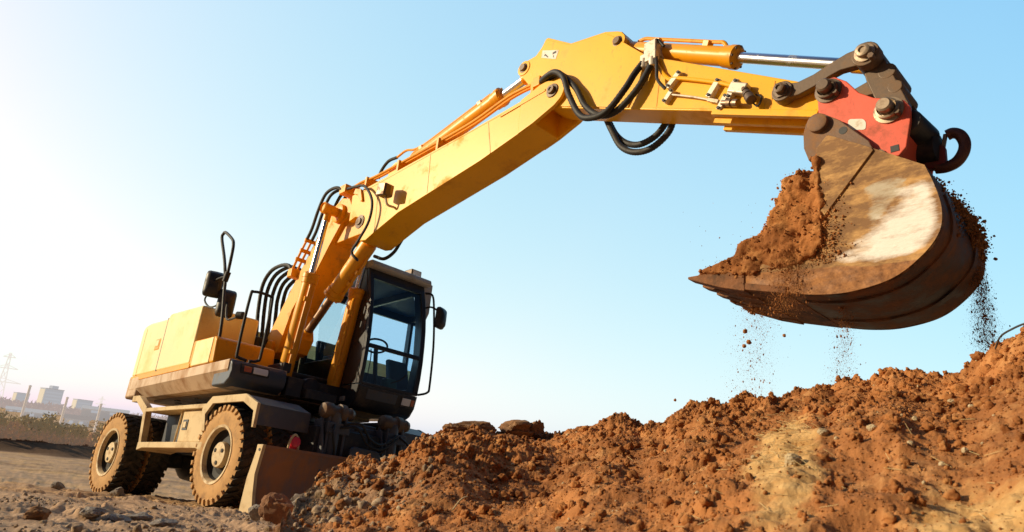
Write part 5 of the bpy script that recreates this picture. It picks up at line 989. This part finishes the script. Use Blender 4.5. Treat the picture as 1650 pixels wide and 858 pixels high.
for i, (x, y, D, lab) in enumerate(((27, 697, 44, 'leaning pale fence post, leftmost of the three'), (91, 705, 44, 'pale fence post in the middle of the three'), (150, 702, 44, 'pale fence post nearest to the rear wheel'))):
    o = at(x, y, D); e = empty('fence_post', tuple(o), lab, 'post', 'posts along the far edge of the site'); h = (2.3, 2.0, 1.6)[i]
    POST = POST if i else mat('pale_post', (.55, .48, .40), .8, dirt=(.4, .33, .26), damt=.4, emit=(.90, .80, .72, .38))  # glow stands in for haze over the posts
    m = MB(); m.cyl((0, 0, -.5), (0, 0, h), .075, 10, .06); m.build('shaft', POST, e)
    m = MB(); m.lathe((0, 0, h), (0, 0, 1), [(.075, 0), (.075, .04), (.03, .07)], 10); m.build('cap', POST, e)
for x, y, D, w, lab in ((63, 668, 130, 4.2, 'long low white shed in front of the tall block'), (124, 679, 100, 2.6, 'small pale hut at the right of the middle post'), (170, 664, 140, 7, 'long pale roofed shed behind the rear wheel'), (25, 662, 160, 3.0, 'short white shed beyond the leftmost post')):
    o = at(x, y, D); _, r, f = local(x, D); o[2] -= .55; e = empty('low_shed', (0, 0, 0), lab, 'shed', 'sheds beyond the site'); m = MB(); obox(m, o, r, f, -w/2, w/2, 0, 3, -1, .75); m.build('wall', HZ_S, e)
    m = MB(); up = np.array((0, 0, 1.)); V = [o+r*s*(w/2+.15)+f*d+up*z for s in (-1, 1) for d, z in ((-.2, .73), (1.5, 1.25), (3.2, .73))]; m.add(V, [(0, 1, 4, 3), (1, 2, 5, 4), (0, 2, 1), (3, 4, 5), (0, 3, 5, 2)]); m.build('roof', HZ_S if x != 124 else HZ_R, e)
    for q in (-.3, .1): m = MB(); obox(m, o, r, f, w*q, w*(q+.15), -.03, .1, .15, .55); m.build('window', HZ_W, e)
def leafmass(name, C, s0, m, n, sp, up=.0):
    """small leaf faces spread through a volume"""
    V = []; F = []; c = C[RNG.choice(len(C), n)]+RNG.normal(0, 1, (n, 3))*sp; d = RNG.normal(size=(n, 3)); d[:, 2] += up; d /= np.linalg.norm(d, axis=1)[:, None]; e = np.cross(d, RNG.normal(size=(n, 3))); e /= np.linalg.norm(e, axis=1)[:, None]; L = s0*RNG.uniform(.5, 1.3, (n, 1))
    V = np.stack([c-e*L*.3, c+d*L, c+e*L*.3], 1).reshape(-1, 3); F = np.arange(3*n).reshape(-1, 3); return raw(name, V, F, m)
# far wood: one hazy mass
C = []
for px in np.arange(-260, 330, 1.5):
    for rep in range(2):
        D = RNG.uniform(190, 300); a, _ = azel(px, 660); p = pos(a, D); h = 2.0+1.3*vn(np.array([px*.035]), np.array([D*.01]), 5)[0]+RNG.uniform(-.4, .5)
        for z in np.linspace(-2.5, h-1.2, 7): C.append((p[0], p[1], z*D/250))
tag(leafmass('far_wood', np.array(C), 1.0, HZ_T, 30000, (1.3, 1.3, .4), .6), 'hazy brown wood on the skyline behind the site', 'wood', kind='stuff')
# weeds along the bank
W1 = mat('dry_weeds', (.46, .27, .12), .9, dirt=(.62, .36, .14), damt=.7, dscale=1.2, emit=(.66, .48, .36, .16)); W2 = mat('olive_shrub_leaves', (.30, .23, .085), .85, dirt=(.50, .34, .12), damt=.6, dscale=1.5, emit=(.62, .50, .34, .14)); WT = mat('shrub_twigs', (.12, .08, .05), .9)  # faint glow put in as haze to lighten the shaded plants
C = []
for px in np.arange(-220, 320, .8):
    D = RNG.uniform(39.5, 47); a, _ = azel(px, 690); p = pos(a, D); z = float(ground_z(np.array([p[0]]), np.array([p[1]]))[0]); h = .12+.50*vn(np.array([px*.11]), np.array([D*.2]), 9)[0]
    for t in np.linspace(0, h, 6): C.append((p[0], p[1], z+t))
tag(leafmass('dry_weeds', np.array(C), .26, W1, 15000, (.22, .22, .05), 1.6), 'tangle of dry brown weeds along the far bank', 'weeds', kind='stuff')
def shrub(px, D, h, w, label):
    a, _ = azel(px, 690); p = pos(a, D); z = float(ground_z(np.array([p[0]]), np.array([p[1]]))[0])-.05
    e = empty('shrub', (p[0], p[1], z), label, 'shrub', 'shrubs on the far bank'); C = []; m = MB()
    for k in range(9):
        t = RNG.uniform(0, 2*PI); q = np.array((math.cos(t)*w*.45*RNG.uniform(.2, 1), math.sin(t)*w*.45*RNG.uniform(.2, 1), h*RNG.uniform(.55, 1)))
        m.tube([(0, 0, -.1), q*np.array((.4, .4, .55)), q], .012, 5, 3)
        for s in np.linspace(.25, 1, 6): C.append(q*np.array((s, s, s**.8)))
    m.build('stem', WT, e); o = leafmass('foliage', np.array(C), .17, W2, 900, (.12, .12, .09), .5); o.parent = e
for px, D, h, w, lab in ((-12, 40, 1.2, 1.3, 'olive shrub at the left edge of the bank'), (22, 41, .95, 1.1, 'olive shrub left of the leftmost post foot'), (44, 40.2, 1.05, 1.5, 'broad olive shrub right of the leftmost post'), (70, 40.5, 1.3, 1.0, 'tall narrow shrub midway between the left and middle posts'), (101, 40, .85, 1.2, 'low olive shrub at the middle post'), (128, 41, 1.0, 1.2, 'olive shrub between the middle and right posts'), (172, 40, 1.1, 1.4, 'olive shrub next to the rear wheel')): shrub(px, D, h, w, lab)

# ================================================================== sky, sun, camera
SKYC = ((.74, 2.02, 1.0), (.40, 1.30, 1.10), (.13, 1.12, 1.12))
SKYD = (((.85, -.367, .464), .197, .45, 1.11), ((.552, -.057, .22), .560, .70, 1.22))   # deeper blue away from the sun and overhead
SUN_EL = R_(19); SUN_AZ = HEAD+R_(90)                         # measured counter-clockwise from +X
sd = Vector((math.cos(SUN_AZ)*math.cos(SUN_EL), math.sin(SUN_AZ)*math.cos(SUN_EL), math.sin(SUN_EL)))
w = bpy.data.worlds.new('World'); scn.world = w; w.use_nodes = True; nt = w.node_tree; bg = nt.nodes['Background']
sky = nt.nodes.new('ShaderNodeTexSky'); sky.sky_type = 'NISHITA'; sky.sun_disc = False; sky.sun_elevation = SUN_EL; sky.sun_rotation = PI/2-SUN_AZ; sky.air_density = 1.0; sky.dust_density = 2.0; sky.ozone_density = 1.5
STR = .12
sc_ = nt.nodes.new('ShaderNodeSeparateColor'); cc_ = nt.nodes.new('ShaderNodeCombineColor'); nt.links.new(sky.outputs[0], sc_.inputs[0])
for k, (g, gain, cap) in enumerate(SKYC):                     # lift the sky to the photograph's pale haze
    p_ = nt.nodes.new('ShaderNodeMath'); p_.operation = 'POWER'; p_.inputs[1].default_value = g; nt.links.new(sc_.outputs[k], p_.inputs[0])
    q_ = nt.nodes.new('ShaderNodeMath'); q_.operation = 'MULTIPLY'; q_.inputs[1].default_value = gain*STR**g/STR; nt.links.new(p_.outputs[0], q_.inputs[0])
    r_ = nt.nodes.new('ShaderNodeMath'); r_.operation = 'MINIMUM'; r_.inputs[1].default_value = cap/STR; nt.links.new(q_.outputs[0], r_.inputs[0]); 
    if k < 2:
        vv, c0, lo_, hi_ = SKYD[k]; f_, g_ = (math.cos(HEAD), math.sin(HEAD)), (math.sin(HEAD), -math.cos(HEAD))
        tg = nt.nodes.new('ShaderNodeTexCoord'); dd = nt.nodes.new('ShaderNodeVectorMath'); dd.operation = 'DOT_PRODUCT'; dd.inputs[1].default_value = (vv[0]*f_[0]+vv[1]*g_[0], vv[0]*f_[1]+vv[1]*g_[1], vv[2]); nt.links.new(tg.outputs['Generated'], dd.inputs[0])
        ad = nt.nodes.new('ShaderNodeMath'); ad.operation = 'ADD'; ad.inputs[1].default_value = c0; nt.links.new(dd.outputs['Value'], ad.inputs[0])
        mx_ = nt.nodes.new('ShaderNodeMath'); mx_.operation = 'MAXIMUM'; mx_.inputs[1].default_value = lo_; nt.links.new(ad.outputs[0], mx_.inputs[0]); mn_ = nt.nodes.new('ShaderNodeMath'); mn_.operation = 'MINIMUM'; mn_.inputs[1].default_value = hi_; nt.links.new(mx_.outputs[0], mn_.inputs[0])
        ml = nt.nodes.new('ShaderNodeMath'); ml.operation = 'MULTIPLY'; nt.links.new(q_.outputs[0], ml.inputs[0]); nt.links.new(mn_.outputs[0], ml.inputs[1]); nt.links.new(ml.outputs[0], r_.inputs[0])
    nt.links.new(r_.outputs[0], cc_.inputs[k])
tcw = nt.nodes.new('ShaderNodeTexCoord'); dt = nt.nodes.new('ShaderNodeVectorMath'); dt.operation = 'DOT_PRODUCT'; dt.inputs[1].default_value = (math.cos(HEAD+R_(18)), math.sin(HEAD+R_(18)), 0)
nt.links.new(tcw.outputs['Generated'], dt.inputs[0]); fo = nt.nodes.new('ShaderNodeMapRange'); fo.interpolation_type = 'SMOOTHSTEP'; fo.inputs['From Min'].default_value = -.10; fo.inputs['From Max'].default_value = .50; fo.inputs['To Min'].default_value = .07; fo.inputs['To Max'].default_value = 1
nt.links.new(dt.outputs['Value'], fo.inputs['Value']); vs = nt.nodes.new('ShaderNodeVectorMath'); vs.operation = 'SCALE'; nt.links.new(cc_.outputs[0], vs.inputs[0]); nt.links.new(fo.outputs[0], vs.inputs['Scale'])
nt.links.new(vs.outputs[0], bg.inputs['Color']); bg.inputs['Strength'].default_value = STR
l = bpy.data.lights.new('sun', 'SUN'); l.energy = 5.0; l.angle = R_(.5); l.color = (1, .82, .54); lo = bpy.data.objects.new('sun', l); COL.objects.link(lo); lo.rotation_euler = sd.to_track_quat('Z', 'Y').to_euler()
cam = bpy.data.cameras.new('camera'); co = bpy.data.objects.new('camera', cam); COL.objects.link(co); scn.camera = co
cam.sensor_width = 36; cam.lens = 36*FPX/1650; cam.clip_start = .05; cam.clip_end = 6000
mw = Matrix(((RW[0], UW[0], -FW[0], CAM[0]), (RW[1], UW[1], -FW[1], CAM[1]), (RW[2], UW[2], -FW[2], CAM[2]), (0, 0, 0, 1))); co.matrix_world = mw
cam.dof.use_dof = True; cam.dof.focus_distance = 5.6; cam.dof.aperture_fstop = 7.0
scn.render.engine = 'CYCLES'; scn.view_settings.view_transform = 'Standard'; scn.view_settings.look = 'None'; scn.view_settings.exposure = 0; scn.view_settings.gamma = 1
scn.cycles.use_denoising = True
